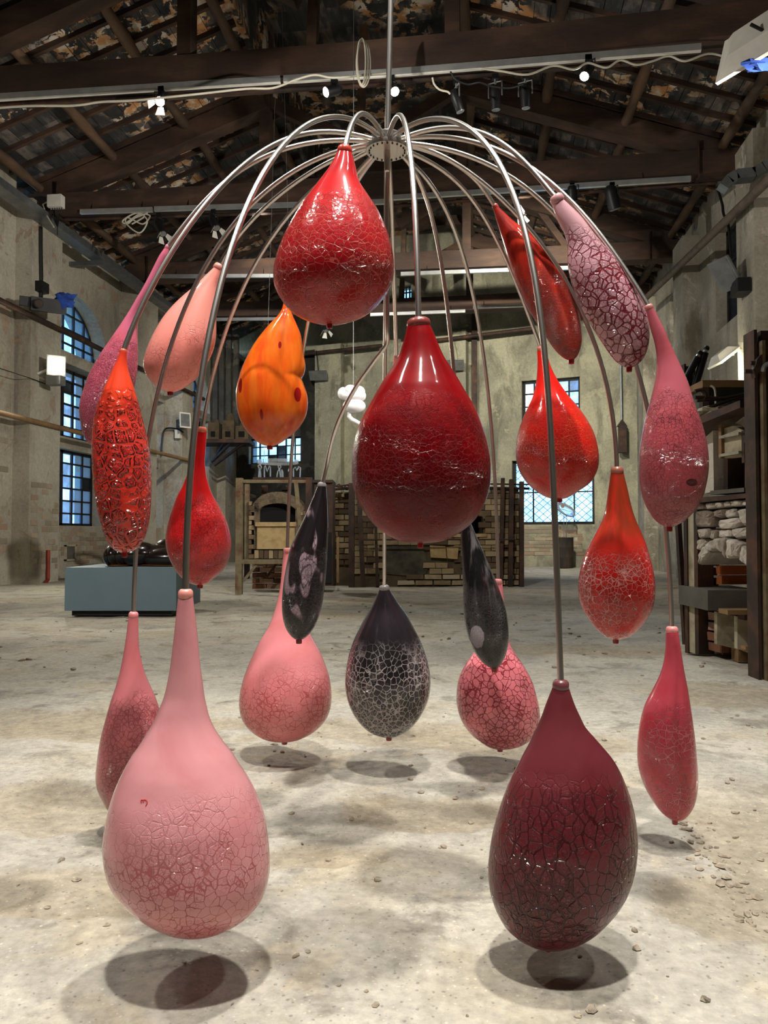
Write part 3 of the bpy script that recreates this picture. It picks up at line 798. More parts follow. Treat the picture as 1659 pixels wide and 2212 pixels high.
for (a, b, Y, lb) in (((-60, 230), (840, 182), 8.3, 'dark conduit pipe below the left half of the nearest beam'), ((836, 178), (1600, 118), 8.3, 'dark conduit pipe below the right half of the nearest beam'),
                      ((140, 474), (760, 455), 11.5, 'black conduit under the left half of the second beam'), ((850, 445), (1545, 395), 11.5, 'black conduit under the right half of the second beam')):
    p, q = PY(*a, Y), PY(*b, Y); tag(MB().tube([p, q], 0.028, 8).obj('conduit', mSteelD, smooth=True), lb, 'pipe')


def spotlight(pos, d, label, L=0.2, r=0.055, lit=None, group=None, mount=0.16, doors=False, grip=mBlack, taper=1.0):
    """track spotlight: adapter, yoke, body, lens (and barn doors)"""
    pos = np.asarray(pos, float); d = np.asarray(d, float); d /= np.linalg.norm(d)
    root = thing('spotlight', label, 'spotlight', pos + ZV * mount, group)
    MB().box(pos + ZV * (mount * 0.85), (0.07, 0.05, 0.06)).obj('track_adapter', mBlack, root)
    s = np.cross(d, ZV); s /= np.linalg.norm(s) + 1e-9
    yk = MB(); yk.tube([pos + s * (r + 0.02), pos + s * (r + 0.02) + ZV * mount * 0.6, pos - s * (r + 0.02) + ZV * mount * 0.6, pos - s * (r + 0.02)], 0.009, 6)
    yk.tube([pos + ZV * mount * 0.55, pos + ZV * mount], 0.014, 6); yk.obj('yoke', grip, root)
    b = MB(); b.lathe(pos - d * L * 0.45, d, [(r * 0.55, 0), (r * 0.85, L * 0.1), (r, L * 0.3), (r * taper, L), (r * taper * 0.9, L + 0.004)], 18)
    lb_ = b.obj('lamp_body', mBlack, root, smooth=True)
    l = MB(); l.lathe(pos + d * (L * 0.55 + 0.002), d, [(r * 0.86, 0), (r * 0.8, 0.006), (r * 0.3, 0.01)], 18)
    l.obj('lens', lit or mGrey, lb_, smooth=True)
    if doors:
        u = np.cross(s, d)
        for w, t in ((s, u), (-u, s)) if lit else ((s, u), (-s, u), (-u, s)):
            e = pos + d * (L * 0.56) + w * r; tip = e + d * r * 1.6 + w * r * 0.9
            MB().prism([e - t * r * 0.5, e + t * r * 0.5, tip + t * r * 0.9, tip - t * r * 0.9], np.cross(w, t) * 0.001 + w * 0.003).obj('barn_door', mWhite, lb_)
    return root


def dirpx(a, b, d0, d1): return P(*b, d1) - P(*a, d0)


spotlight(PY(349, 213, 8.14), (0.15, -0.75, -0.75), 'lit spotlight with white barn doors on the left length of track', 0.2, 0.06, mLamp, None, 0.12, True)
spotlight(PY(722, 194, 8.14), (-0.75, -0.55, -0.5), 'lit black spotlight turned left, just left of the steel suspension rod', 0.2, 0.06, mLamp, None, 0.11)
spotlight(PY(846, 190, 8.14), (0.35, -0.6, -0.7), 'lit black spotlight partly behind the steel suspension rod', 0.22, 0.055, mLampC, None, 0.12)
spotlight(PY(1271, 150, 8.14), (-0.35, -0.5, -0.78), 'lit black spotlight on the right length of track', 0.26, 0.055, mLampC, None, 0.14)
g = 'unlit black spotlights right of the rod'
spotlight(PY(986, 215, 8.3), (0.3, 0.15, -0.9), 'unlit black spotlight tilted right, first of three hanging right of the rod', 0.24, 0.055, None, g, 0.24, False, mGrey, 0.8)
spotlight(PY(1070, 209, 8.3), (0.05, 0.15, -1), 'unlit black spotlight hanging straight, in the middle of the three', 0.24, 0.055, None, g, 0.26, False, mGrey, 0.95)
spotlight(PY(1135, 205, 8.3), (0.05, 0.15, -1), 'unlit black spotlight hanging straight, rightmost of the three', 0.24, 0.055, None, g, 0.24, False, mGrey, 0.95)
spotlight(PY(343, 488, 11.33), (0.5, -0.3, -0.8), 'unlit spotlight with pale barn doors under the second beam, left one', 0.34, 0.06, None, None, 0.2, True)
spotlight(PY(461, 478, 11.33), (0.45, -0.3, -0.8), 'unlit spotlight with pale barn doors under the second beam, right one', 0.28, 0.06, None, None, 0.18, True)
spotlight(PY(1322, 424, 11.33), (0.25, 0.2, -0.9), 'dark grey spotlight under the right half of the second beam', 0.34, 0.09, None, None, 0.2)
spotlight(PY(1118, 450, 11.33), (0.45, -0.1, -0.8), 'small spotlight behind the steel arms under the second beam', 0.22, 0.06, None, None, 0.28, True)
spotlight(PY(1236, 416, 11.33), (0.1, 0.3, -0.9), 'black spotlight left of the dark grey one under the second beam', 0.22, 0.07, None, None, 0.16)
spotlight(PY(703, 708, 17.43), (0.2, -0.3, -0.9), 'small far spotlight seen below the top red vessel', 0.16, 0.07, None, None, 0.42, True)


def cable(pts, r, label, mat=mCable, cat='cable', name='cable', n=6):
    P_ = [np.asarray(p, float) for p in pts]; out = []
    for i in range(len(P_) - 1):
        p0, p1, p2, p3 = P_[max(0, i - 1)], P_[i], P_[i + 1], P_[min(len(P_) - 1, i + 2)]
        for q in range(6):
            t = q / 6; out.append(0.5 * ((2 * p1) + (-p0 + p2) * t + (2 * p0 - 5 * p1 + 4 * p2 - p3) * t * t + (-p0 + 3 * p1 - 3 * p2 + p3) * t ** 3))
    out.append(P_[-1]); o = MB().tube(out, r, n).obj(name, mat, smooth=True)
    return tag(o, label, cat)


cable([P(x, y, 7.95) for x, y in ((-40, 236), (60, 229), (160, 228), (220, 220), (290, 217), (420, 204), (530, 192), (590, 190), (640, 172), (680, 162), (720, 168), (790, 162), (836, 158))], 0.011, 'long pale cable running along the left half of the nearest beam')
cable([P(x, y, 7.95) for x, y in ((1040, 148), (1085, 154), (1140, 161), (1195, 142), (1240, 150), (1270, 136), (1310, 146), (1340, 130), (1375, 140), (1410, 132), (1445, 121), (1480, 132), (1530, 116), (1570, 124), (1600, 136))], 0.011, 'pale cable looping along the right half of the nearest beam')
lp = []
for k in range(3):
    for q in range(12):
        a = 2 * math.pi * q / 12; lp.append(P(781 + (9 + 3 * k) * math.sin(a) + k * 2, 132 - 50 * math.cos(a) + 3 * k, 7.9 + 0.01 * k + 0.02 * math.sin(a)))
cable(lp, 0.009, 'pale cable coil hung over the nearest beam left of the rod', name='cable_coil')
cable([P(x, y, 8.0) for x, y in ((934, 168), (938, 182), (950, 194), (966, 198), (972, 203))], 0.01, 'short pale cable feeding the leftmost unlit spotlight')
cable([P(x, y, 8.0) for x, y in ((973, 155), (985, 172), (1010, 182), (1036, 178), (1060, 186), (1100, 190), (1130, 182))], 0.01, 'black cable slung between the unlit spotlights', mBlkCable)
lp = [PY(285 + 26 * math.sin(q * 1.3) + q * 1.2, 472 + 12 * math.cos(q * 1.9) + (22 if q in (7, 8) else 0), 11.36) for q in range(16)]
cable(lp, 0.012, 'tangle of pale cable hanging under the second beam at left', name='cable_tangle')

# left wall services
r = thing('cable_tray', 'long grey steel cable tray along the top of the left wall', 'cable tray', (-6.95, 10, 5.75))
t = MB(); t.aab((-7.02, 7.5, 5.7), (-6.78, 21, 5.72)); t.aab((-7.02, 7.5, 5.72), (-7.0, 21, 5.82)); t.aab((-6.8, 7.5, 5.72), (-6.78, 21, 5.82)); t.obj('tray', mZinc, r)
for y in (9.4, 12.9, 16.4): MB().aab((XLW + 0.005, y, 5.62), (-6.8, y + 0.05, 5.7)).obj('bracket', mZinc, r)
for (pt_, X, rr, mt, lb) in ((((0, 648), (190, 742)), -6.98, 0.045, mSteelD, 'dark iron pipe across the arched window of the left wall'),
                             (((0, 893), (188, 938)), -6.98, 0.04, mPale, 'pale iron pipe across the tall window of the left wall')):
    p, q = PX(*pt_[0], X), PX(*pt_[1], X); z = (p[2] + q[2]) / 2
    tag(MB().tube([(X, 8.0, z), (X, 18.4, z)], rr, 10).obj('wall_pipe', mt, smooth=True), lb, 'pipe')
def wallpt(x, y, X=XLP + 0.03): return PX(x, y, X)
cable([wallpt(88, 490), wallpt(88, 540), wallpt(89, 600), wallpt(88, 660)], 0.03, 'black cable dropping down the left pillar to the dark projector', mBlkCable)
cable([PY(27, 540, 11.05), PY(26, 700, 11.05), PY(26, 860, 11.05), PY(24, 950, 11.05)], 0.03, 'pale conduit running down the face of the left pillar', mPlL, 'pipe', 'wall_conduit')
cable([PX(0, 796, -7.0), PX(60, 815, -7.0), PX(105, 832, -7.0)], 0.008, 'thin wire crossing the left pillar', mBlkCable, 'wire', 'wire')
p = wallpt(91, 621, XLP + 0.06); r = MB().box(p, (0.12, 0.2, 0.16)).obj('switch_box', mBlack); tag(r, 'small black box on the left pillar above the projector', 'switch box')
# dark projector on the left pillar
p = PX(104, 660, XLP + 0.35); r = thing('projector', 'dark projector with blue cloth on a bracket high on the left pillar', 'projector', p)
dd = np.array([0.55, -0.75, -0.2]); dd /= np.linalg.norm(dd); s = np.cross(dd, ZV); s /= np.linalg.norm(s); u = np.cross(s, dd)
MB().box(p, (0.5, 0.3, 0.2), s, dd, u).obj('projector_body', mBlack, r); MB().lathe(p + dd * 0.14 + s * 0.15, dd, [(0.06, 0), (0.07, 0.1), (0.05, 0.11)], 14).obj('lens', mSteelD, r)
MB().box(p + s * 0.33 + u * 0.02, (0.14, 0.16, 0.14), s, dd, u).obj('lamp_head', mBlack, r); MB().blob(p - s * 0.22 + u * 0.1 + dd * 0.1, 0.16, 0.1, 0.12, 14, 9, 0.9, 3).obj('blue_cloth', mBlue, r, smooth=True)
MB().beam(p, (XLP, p[1] + 0.1, p[2] + 0.1), 0.05, 0.05).obj('bracket', mBlack, r)


def floodlight(c, d, label, w, h, lit=None, arm=None, bodymat=mWhite):
    c = np.asarray(c, float); d = np.asarray(d, float); d /= np.linalg.norm(d); s = np.cross(d, ZV); s /= np.linalg.norm(s); u = np.cross(s, d)
    r = thing('floodlight', label, 'floodlight', c)
    b = MB(); q = [c + d * o + s * a * w * k / 2 + u * e * h * k / 2 for o, k in ((-0.09, 0.55), (0.0, 1.0)) for a, e in ((-1, -1), (1, -1), (1, 1), (-1, 1))]
    b.hexa(q); b.box(c + d * 0.012, (w * 1.06, 0.03, h * 1.06), s, d, u); hs_ = b.obj('housing', bodymat, r)
    MB().box(c + d * 0.03, (w * 0.86, 0.006, h * 0.86), s, d, u).obj('glass_front', lit or mGrey, hs_)
    if arm is not None: MB().beam(c - d * 0.05, arm, 0.05, 0.03).obj('mounting_arm', bodymat, r)
    return r, s, u


c = PX(121, 790, XLP + 0.3); arm = PX(82, 808, XLP)
floodlight(c, (0.6, -0.75, -0.05), 'lit white floodlight on an arm on the left pillar', 0.26, 0.3, mFlood, arm)
MB().box(c + np.array([0, 0, -0.24]), (0.24, 0.16, 0.14)).obj('gear_box', mGrey, bpy.data.objects['floodlight'])
spot(c + np.array([0.12, -0.16, -0.02]), (-2.5, 8, 0.3), 350, 140, 0.9, (1, 0.95, 0.8), 0.1)
c = PY(399, 908, 16.9); floodlight(c, (0.7, -0.6, 0.1), 'unlit white floodlight on the far left pillar', 0.26, 0.34, None, PY(388, 918, 17.1))
tag(MB().box(PY(385, 938, 17.1), (0.12, 0.12, 0.2)).obj('junction_box', mWhite), 'small white box below the unlit floodlight', 'junction box')
cable([PY(x, y, 17.05) for x, y in ((396, 934), (380, 926), (356, 928), (350, 960), (349, 984))], 0.02, 'black conduit bending down the far left pillar', mBlkCable)
p = PY(121, 436, 11.1); r = thing('junction_box', 'white junction box with many cables at the left end of the second beam', 'junction box', p)
MB().box(p, (0.23, 0.12, 0.19)).obj('box_body', mWhite, r)
for k in range(6): MB().tube([p + np.array([-0.1 + k * 0.04, 0, -0.09]), p + np.array([-0.07 + k * 0.03, 0, -0.2]), p + np.array([0.06, -0.05, -0.42]), p + np.array([0.06, -0.05, -0.55])], 0.008, 5).obj('lead', mBlkCable, r)
MB().tube([p + np.array([-0.11, 0, 0.03]), p + np.array([-0.22, 0, -0.03]), p + np.array([-0.16, 0, -0.2]), p + np.array([0, -0.05, -0.42])], 0.012, 6).obj('lead', mCable, r)
c = PX(152, 1194, XLW + 0.02); r = thing('picture_frame', 'small square frame hanging low on the left wall behind the plinth', 'frame', c)
for (dy, dz, a, b) in ((0, 0.13, 0.36, 0.03), (0, -0.13, 0.36, 0.03), (0.165, 0, 0.03, 0.28), (-0.165, 0, 0.03, 0.28)): MB().box(c + np.array([0, dy, dz]), (0.04, a, b)).obj('frame_rail', mPanel, r)
MB().box(c - np.array([0.01, 0, 0]), (0.02, 0.33, 0.24)).obj('frame_panel', mSlab, r)
p = PX(104, 1222, XLP + 0.04); tag(MB().tube([p + ZV * 0.25, p, p - ZV * 0.22, p + np.array([0.03, -0.1, -0.26])], 0.03, 8).obj('red_pipe', M('red_paint', [lin(120, 40, 26), lin(150, 56, 36)], 6, 0.6, 0, 0.2), smooth=True), 'short red pipe at the foot of the left pillar', 'pipe')

# right wall services
pr0, pr1 = PX(1700, 350, XRP - 0.12), PX(1394, 645, XRP - 0.12)
tag(MB().tube([pr0, pr1], 0.06, 12).obj('wall_pipe', M('brown_pipe', [lin(78, 66, 56), lin(112, 98, 84)], 5, 0.6, 0.2, 0.2), smooth=True), 'brown pipe slanting down along the right wall', 'pipe')
r = thing('wall_duct', 'grey galvanised duct bent over the right pillar', 'duct', PY(1600, 390, 10.0))
dp = [PY(x, y, 9.95) for x, y in ((1560, 408), (1572, 392), (1588, 382), (1625, 378), (1645, 366), (1668, 352))]; d_ = MB()
for a, b in zip(dp[:-1], dp[1:]): d_.beam(a, b + (b - a) * 0.06, 0.18, 0.12)
d_.obj('duct_body', mZinc, r)
cable([PX(x, y, XRP - 0.04) for x, y in ((1549, 405), (1560, 440), (1563, 462), (1574, 490), (1580, 560))], 0.02, 'black cable down the right pillar to the grey floodlight', mBlkCable)
c = PX(1568, 592, XRP - 0.25); floodlight(c, (-0.72, -0.35, -0.55), 'grey floodlight with tilted reflector high on the right pillar', 0.34, 0.42, None, PX(1590, 600, XRP), mGrey)
MB().box(c + np.array([0.15, -0.1, -0.22]), (0.16, 0.3, 0.18)).obj('gear_box', mBlack, bpy.data.objects['floodlight.002'])
c = PX(1563, 772, XRP - 0.16); floodlight(c, (0.62, 0.1, -0.8), 'white floodlight facing and lighting the right pillar', 0.36, 0.34, mFlood, PX(1583, 766, XRP), mWhite)
spot(PX(1576, 806, XRP - 0.22), PX(1590, 806, XRP), 22, 160, 0.6, (1, 0.93, 0.66), 0.08)
c = P(1640, 82, 5.6); r, s, u = floodlight(c, (0.75, 0.55, -0.3), 'large cream floodlight at the top right corner of the view', 0.62, 0.36, None, P(1720, 40, 5.9), mWhite)
MB().blob(c + RT * 0.02 - ZV * 0.2, 0.12, 0.05, 0.035, 12, 8, 0.9, 4, (tuple(RT), tuple(FH), (0, 0, 1))).obj('blue_tape', mBlue, r, smooth=True)
MB().tube([c - FH * 0.12 - RT * 0.12 + ZV * 0.02, c - FH * 0.14 - RT * 0.04 - ZV * 0.04, c - FH * 0.14 + RT * 0.1], 0.012, 6).obj('lead', mBlkCable, r)
# back wall services
for (a, b, lb) in (((659, 772), (836, 753), 'dark pipe on brackets across the left half of the back wall'), ((938, 744), (1162, 717), 'brown pipe on brackets across the right half of the back wall')):
    p, q = FB.px(*a, -0.35), FB.px(*b, -0.35); tag(MB().tube([p, q], 0.05, 8).obj('wall_pipe', mSteelD, smooth=True), lb, 'pipe')
p, q = FB.px(1027, 650, -0.1), FB.px(1028, 980, -0.1); tag(MB().beam(p, q, 0.14, 0.1, (0, 1, 0)).obj('downpipe', mSteelD), 'dark downpipe beside the back wall pillar', 'pipe')
for (x, y, lb) in ((706, 818, 'dark floodlight on the left pillar of the back wall'), (994, 797, 'grey floodlight on the right pillar of the back wall')):
    c = FB.px(x, y, -0.5); r, s, u = floodlight(c, (0.02, -0.7, -0.7), lb, 0.46, 0.28, None, FB.px(x, y - 10, -0.2), mGrey)
    cable([c + ZV * 0.1, c + np.array([-0.03, 0, 0.4]), c + np.array([-0.08, 0.1, 0.7])], 0.012, 'black lead above the floodlight at ' + ('the left' if x < 800 else 'the right') + ' of the back wall', mBlkCable)
c = FB.px(1347, 952, -0.25); r = thing('wall_lantern', 'dark caged lantern box on the back wall beside the right corner', 'lantern', c)
MB().box(c, (0.16, 0.2, 0.62)).obj('lantern_body', mSteelD, r); MB().prism([c + np.array([-0.12, 0, 0.31]), c + np.array([0.12, 0, 0.31]), c + np.array([0, 0, 0.48])], (0, 0.12, 0)).obj('lantern_roof', mSteelD, r)
cable([FB.px(1344, 920, -0.06), FB.px(1342, 800, -0.06), FB.px(1342, 790, -0.06)], 0.03, 'grey conduit above the caged lantern', mZinc, 'pipe', 'wall_conduit')

# machinery shelf in the far left corner
def flat(d): A = P(830, 1157, d); return Face(A, A + RT)
FS = flat(19.4)
r = thing('machine_shelf', 'dark steel shelf on struts carrying old machines in the far left corner', 'shelf', FS.px(490, 960))
s_ = MB(); FS.box(s_, 408, 948, 538, 956, 0, 0.9); s_.obj('shelf_deck', mSteelD, r)
for (a, b) in (((532, 952), (446, 998)), ((486, 952), (452, 974)), ((500, 954), (440, 990))): MB().beam(FS.px(*a, 0.05), FS.px(*b, 0.9), 0.06, 0.06).obj('shelf_strut', mSteelD, r)
for (x0, y0, x1, y1, dome, lb) in ((446, 905, 470, 948, 0, 'leftmost dark machine on the corner shelf'), (477, 892, 503, 948, 1, 'tall machine with a rounded head on the corner shelf'), (506, 912, 534, 948, 0, 'small square machine at the right end of the corner shelf')):
    t = thing('old_machine', lb, 'machine', FS.px((x0 + x1) / 2, y1)); b = MB(); FS.box(b, x0, y0 + (14 if dome else 6), x1, y1, 0.15, 0.6); b.obj('machine_body', mMortar, t)
    b = MB(); FS.box(b, x0 + 7, y1 - 18, x1 - 8, y1 - 6, 0.13, 0.2); b.obj('opening', mDark, t)
    MB().blob(FS.px((x0 + x1) / 2, y0 + 14, 0.38), 0.14, 0.14, 0.24, 14, 8).obj('machine_head', mMortar, t, smooth=True)
for k, (x, y0, y1) in enumerate(((452, 690, 900), (466, 700, 890), (482, 690, 905), (498, 705, 895))):
    p, q = FS.px(x, y0, 0.75), FS.px(x, 948, 0.75); tag(MB().beam(p, q, 0.13, 0.12, (0, 1, 0)).obj('flue_duct', mPlS), ['leftmost', 'second from the left', 'third from the left', 'rightmost'][k] + ' of the dark sheet-metal flues in the far left corner', 'duct', 'flues in the far left corner')

# ------------------------------------------------------------------ plinth with reclining dark form
p0, p1, p2 = PZ(139, 1331), PZ(380, 1331), PZ(424, 1314)
FP = Face(p0, p1); du = FP.uz(380, 1331)[0] - FP.uz(139, 1331)[0]; ht = FP.uz(260, 1226)[1]
dep = 0.95
r = thing('plinth', 'blue-grey painted box plinth with a dark recessed foot', 'plinth', p0)
b = MB(); FP.ubox(b, 0, 0.05, du, ht, 0, dep); b.obj('plinth_box', mPlinth, r)
b = MB(); FP.ubox(b, 0.05, 0, du - 0.05, 0.05, 0.05, dep - 0.05); b.obj('recessed_foot', mBlack, r)
r = thing('reclining_form', 'glossy black-brown reclining bulbous sculpture on the blue-grey plinth', 'sculpture', FP.pt(0.5, ht, 0.4))
axs = (tuple(FP.u), tuple(FP.n), (0, 0, 1)); body = MB()
UX = lambda x, y, o=0.35: FP.px(x, y, o)
q = lambda x: FP.uz(x, 1215)[0] + 0.03
body.blob(FP.pt(q(300), ht + 0.1, 0.42), 0.42, 0.2, 0.115, 26, 14, 0.12, 2.0, axs)
body.blob(FP.pt(q(218), ht + 0.115, 0.4), 0.1, 0.24, 0.125, 20, 12, 0, 1, axs)
body.blob(FP.pt(q(233), ht + 0.12, 0.4), 0.09, 0.24, 0.13, 20, 12, 0, 1, axs)
body.blob(FP.pt(q(205), ht + 0.1, 0.4), 0.07, 0.22, 0.11, 20, 12, 0, 1, axs)
body.blob(FP.pt(q(262), ht + 0.12, 0.38), 0.2, 0.22, 0.125, 20, 12, 0, 1, axs)
body.blob(FP.pt(q(322), ht + 0.13, 0.52), 0.16, 0.17, 0.14, 20, 12, 0, 1, axs)
body.blob(FP.pt(q(340), ht + 0.085, 0.34), 0.3, 0.18, 0.1, 20, 12, 0, 1, axs)
body.obj('sculpture_body', mBronze, r, smooth=True)
rim = MB()
for (x, o, rx, ry) in ((300, 0.42, 0.4, 0.17), (225, 0.4, 0.13, 0.2), (340, 0.34, 0.27, 0.15)): rim.blob(FP.pt(q(x), ht + 0.008, o), rx, ry, 0.016, 24, 6, 0, 1, axs)
rim.obj('rusty_base', mRust, r, smooth=True)

# ------------------------------------------------------------------ left kiln on its steel frame
A = PZ(527, 1283); K = Face(A, A + RT)
r = thing('glass_kiln', 'brick kiln with arched mouth in an ochre steel frame', 'kiln', K.px(590, 1283))
def kb(name, mat, x0, y0, x1, y1, o0, o1, parent=None, f=None):
    b = MB(); (f or K).box(b, x0, y0, x1, y1, o0, o1); return b.obj(name, mat, parent or r)
kb('frame_post', mSteelO, 510, 1033, 524, 1284, -0.05, 0.05)
kb('frame_post', mSteelD, 500, 1084, 511, 1259, 0.9, 1.0); kb('frame_post', mSteelD, 660, 1031, 673, 1262, 0.0, 0.1)
kb('frame_post', mSteelO, 662, 1210, 674, 1284, -0.05, 0.05); kb('frame_post', mSteelD, 545, 1040, 557, 1092, 0.75, 0.85); kb('frame_post', mSteelD, 562, 1219, 575, 1266, 0.7, 0.8)
kb('frame_post', mSteelD, 546, 1219, 552, 1262, 0.85, 0.95); kb('frame_post', mSteelO, 527, 1042, 537, 1208, 0.03, 0.09)
MB().beam(K.px(639, 1042, 0.02), K.px(648, 1135, 0.02), 0.05, 0.05, tuple(K.n)).obj('frame_post', mSteelO, r)
kb('frame_rail', mSteelO, 518, 1036, 662, 1043, 0.0, 0.05); kb('frame_rail', mSteelD, 518, 1031, 671, 1034, 0.5, 0.54); kb('frame_rail', mSteelO, 524, 1208, 664, 1218, -0.04, 0.02)
kb('frame_rail', mSteelD, 518, 1062, 528, 1068, 0.0, 0.9)
MB().beam(K.px(556, 1217, 0.0), K.px(525, 1256, 0.0), 0.035, 0.02, tuple(K.n)).obj('brace', mSteelO, r); MB().beam(K.px(590, 1217, 0.4), K.px(565, 1252, 0.4), 0.03, 0.02, tuple(K.n)).obj('brace', mSteelD, r)
kb('kiln_core', mMortar, 540, 1092, 655, 1207, 0.12, 0.95)
def arch_ring(mb, f, cx, cy, rx, ry, rx2, ry2, o0, o1, N=12, a0=0.0, a1=math.pi):
    for i in range(N):
        a, b = a0 + (a1 - a0) * i / N, a0 + (a1 - a0) * (i + 1) / N
        pt = lambda t, p, q: (cx - p * math.cos(t), cy - q * math.sin(t))
        f.poly(mb, [pt(a, rx, ry), pt(a, rx2, ry2), pt(b, rx2, ry2), pt(b, rx, ry)], o0, o1)
b = MB(); arch_ring(b, K, 599, 1106, 41, 19, 57, 44, 0.0, 0.9, 14); b.obj('arch', mArch, r)
b = MB(); K.poly(b, [(559, 1130)] + [(598 - 40 * math.cos(math.pi * i / 12), 1106 - 18 * math.sin(math.pi * i / 12)) for i in range(13)] + [(638, 1130)], 0.1, 0.14); b.obj('kiln_mouth', mDark, r)  # flat dark plate in place of the mouth's shaded depth
dr_ = kb('door', mRefr, 556, 1136, 637, 1186, -0.03, 0.1); kb('door_lip', mRefr, 553, 1128, 640, 1137, -0.06, 0.1, dr_)
kb('side_cheek', mArch, 549, 1086, 559, 1186, 0.0, 0.1); kb('side_cheek', mArch, 638, 1096, 646, 1186, 0.0, 0.1)
wall_bricks(None, K.A, K.u, K.n, K.uz(549, 1197)[0], K.uz(662, 1197)[0], K.uz(600, 1207)[1], K.uz(600, 1187)[1], 0.062, 0.115, BY, r, 1, 0.12, 0.0, 0.006, 11)
wall_bricks(None, K.A, K.u, K.n, K.uz(537, 1147)[0], K.uz(549, 1147)[0], K.uz(543, 1207)[1], K.uz(543, 1087)[1], 0.075, 0.062, BY, r, 1, 0.12, 0.0, 0.006, 12)
wall_bricks(None, K.A, K.u, K.n, K.uz(523, 1147)[0], K.uz(528, 1147)[0], K.uz(526, 1207)[1], K.uz(526, 1090)[1], 0.05, 0.062, BY, r, 1, 0.12, -0.05, 0.006, 13)
wall_bricks(None, K.A + K.n * 0.6, K.u, K.n, K.uz(527, 1245)[0], K.uz(640, 1245)[0], 0.02, K.uz(560, 1224)[1], 0.2, 0.075, BR, r, 1, 0.12, 0.0, 0.01, 14)
wall_bricks(None, K.A, K.u, K.n, K.uz(648, 1147)[0], K.uz(661, 1147)[0], K.uz(655, 1207)[1], K.uz(655, 1090)[1], 0.08, 0.062, BY, r, 1, 0.12, -0.02, 0.006, 15)
kb('valve_plate', mSteelD, 604, 1052, 622, 1056, 0.2, 0.3)
b = MB(); b.tube([K.px(613, 1046, 0.25), K.px(613, 1064, 0.25)], 0.012, 6); b.tube([K.px(603, 1057, 0.25), K.px(624, 1057, 0.25)], 0.01, 6); b.obj('valve', mSteelD, r)
kb('cross_bar', mSteelD, 567, 1061, 600, 1067, 0.6, 0.7)
c_ = thing('steel_cabinet', 'dark steel cabinet standing between the two kilns', 'cabinet', K.px(695, 1270, 0.3))
kb('cabinet_body', mSteelD, 675, 1040, 716, 1268, 0.25, 0.75, c_); kb('cabinet_door', mBlack, 700, 1150, 714, 1262, 0.22, 0.25, c_); kb('top_rail', mSteelD, 672, 1034, 717, 1040, 0.2, 0.8, c_)
kb('leaning_bar', mPale, 722, 1160, 727, 1264, 0.5, 0.55, c_)

# ------------------------------------------------------------------ centre kiln: brick block with steel posts
A = PZ(760, 1266); K2 = Face(A, A + RT)
r2 = thing('brick_furnace', 'wide yellow brick furnace with dark mouth braced by steel posts', 'furnace', K2.px(940, 1268))
k2 = lambda name, mat, x0, y0, x1, y1, o0, o1: kb(name, mat, x0, y0, x1, y1, o0, o1, r2, K2)
for q_ in ((716, 1062, 758, 1268, 0.3), (758, 1062, 922, 1268, 0.02), (1045, 1062, 1122, 1268, 0.02), (922, 1062, 1045, 1103, 0.02), (922, 1152, 1045, 1268, 0.02)): k2('furnace_core', mMortar, *q_, 1.8)
k2('furnace_back', mDark, 915, 1098, 1050, 1158, 0.7, 0.75)
b = MB(); arch_ring(b, K2, 984, 1121, 60, 17, 66, 26, -0.02, 0.3, 14); b.obj('mouth_arch', mArch, r2)
ins = lambda u, z, a: a[0] < u < a[1] and a[2] < z < a[3]
def rect(x0, y0, x1, y1): return (K2.uz(x0, (y0 + y1) / 2)[0], K2.uz(x1, (y0 + y1) / 2)[0], K2.uz((x0 + x1) / 2, y1)[1], K2.uz((x0 + x1) / 2, y0)[1])
holes = [rect(920, 1100, 1046, 1156), rect(833, 1172, 926, 1244), rect(926, 1177, 992, 1210), rect(974, 1216, 1002, 1246)]
sk = lambda u, z: any(ins(u, z, h) for h in holes)
zc = K2.uz(900, 1240)[1]
n1 = wall_bricks(None, K2.A, K2.u, K2.n, K2.uz(766, 1160)[0], K2.uz(1121, 1160)[0], zc, K2.uz(900, 1056)[1], 0.185, 0.086, BY, r2, 0.98, 0.13, 0.02, 0.007, 21, sk)
wall_bricks(None, K2.A, K2.u, K2.n, K2.uz(818, 1250)[0], K2.uz(1121, 1250)[0], 0.01, zc, 0.27, 0.085, BS, r2, 0.9, 0.13, 0.03, 0.02, 22)
wall_bricks(None, K2.A + K2.n * 0.25, K2.u, K2.n, K2.uz(716, 1160)[0], K2.uz(756, 1160)[0], 0.3, K2.uz(740, 1058)[1], 0.18, 0.086, BY, r2, 1, 0.13, 0.0, 0.012, 23)
b = MB(); K2.poly(b, [(834, 1174), (912, 1170), (918, 1200), (927, 1225), (920, 1240), (880, 1244), (836, 1240)], 0.0, 0.1); b.obj('smoked_plaster', M('smoked_plaster', [lin(40, 38, 33), lin(72, 68, 56), lin(96, 90, 72)], 5, 0.9, 0, 0.6, 30), r2)
b = MB(); K2.poly(b, [(976, 1220), (1000, 1217), (1002, 1238), (990, 1246), (978, 1238)], 0.0, 0.1); b.obj('smoked_plaster', mMortar, r2)
b = MB(); K2.poly(b, [(928, 1178), (962, 1180), (964, 1206), (930, 1204)], -0.04, 0.1); b.obj('clay_block', mRefr, r2); b = MB(); K2.poly(b, [(964, 1182), (990, 1178), (988, 1208), (966, 1206)], -0.05, 0.1); b.obj('clay_block', mRefr, r2)
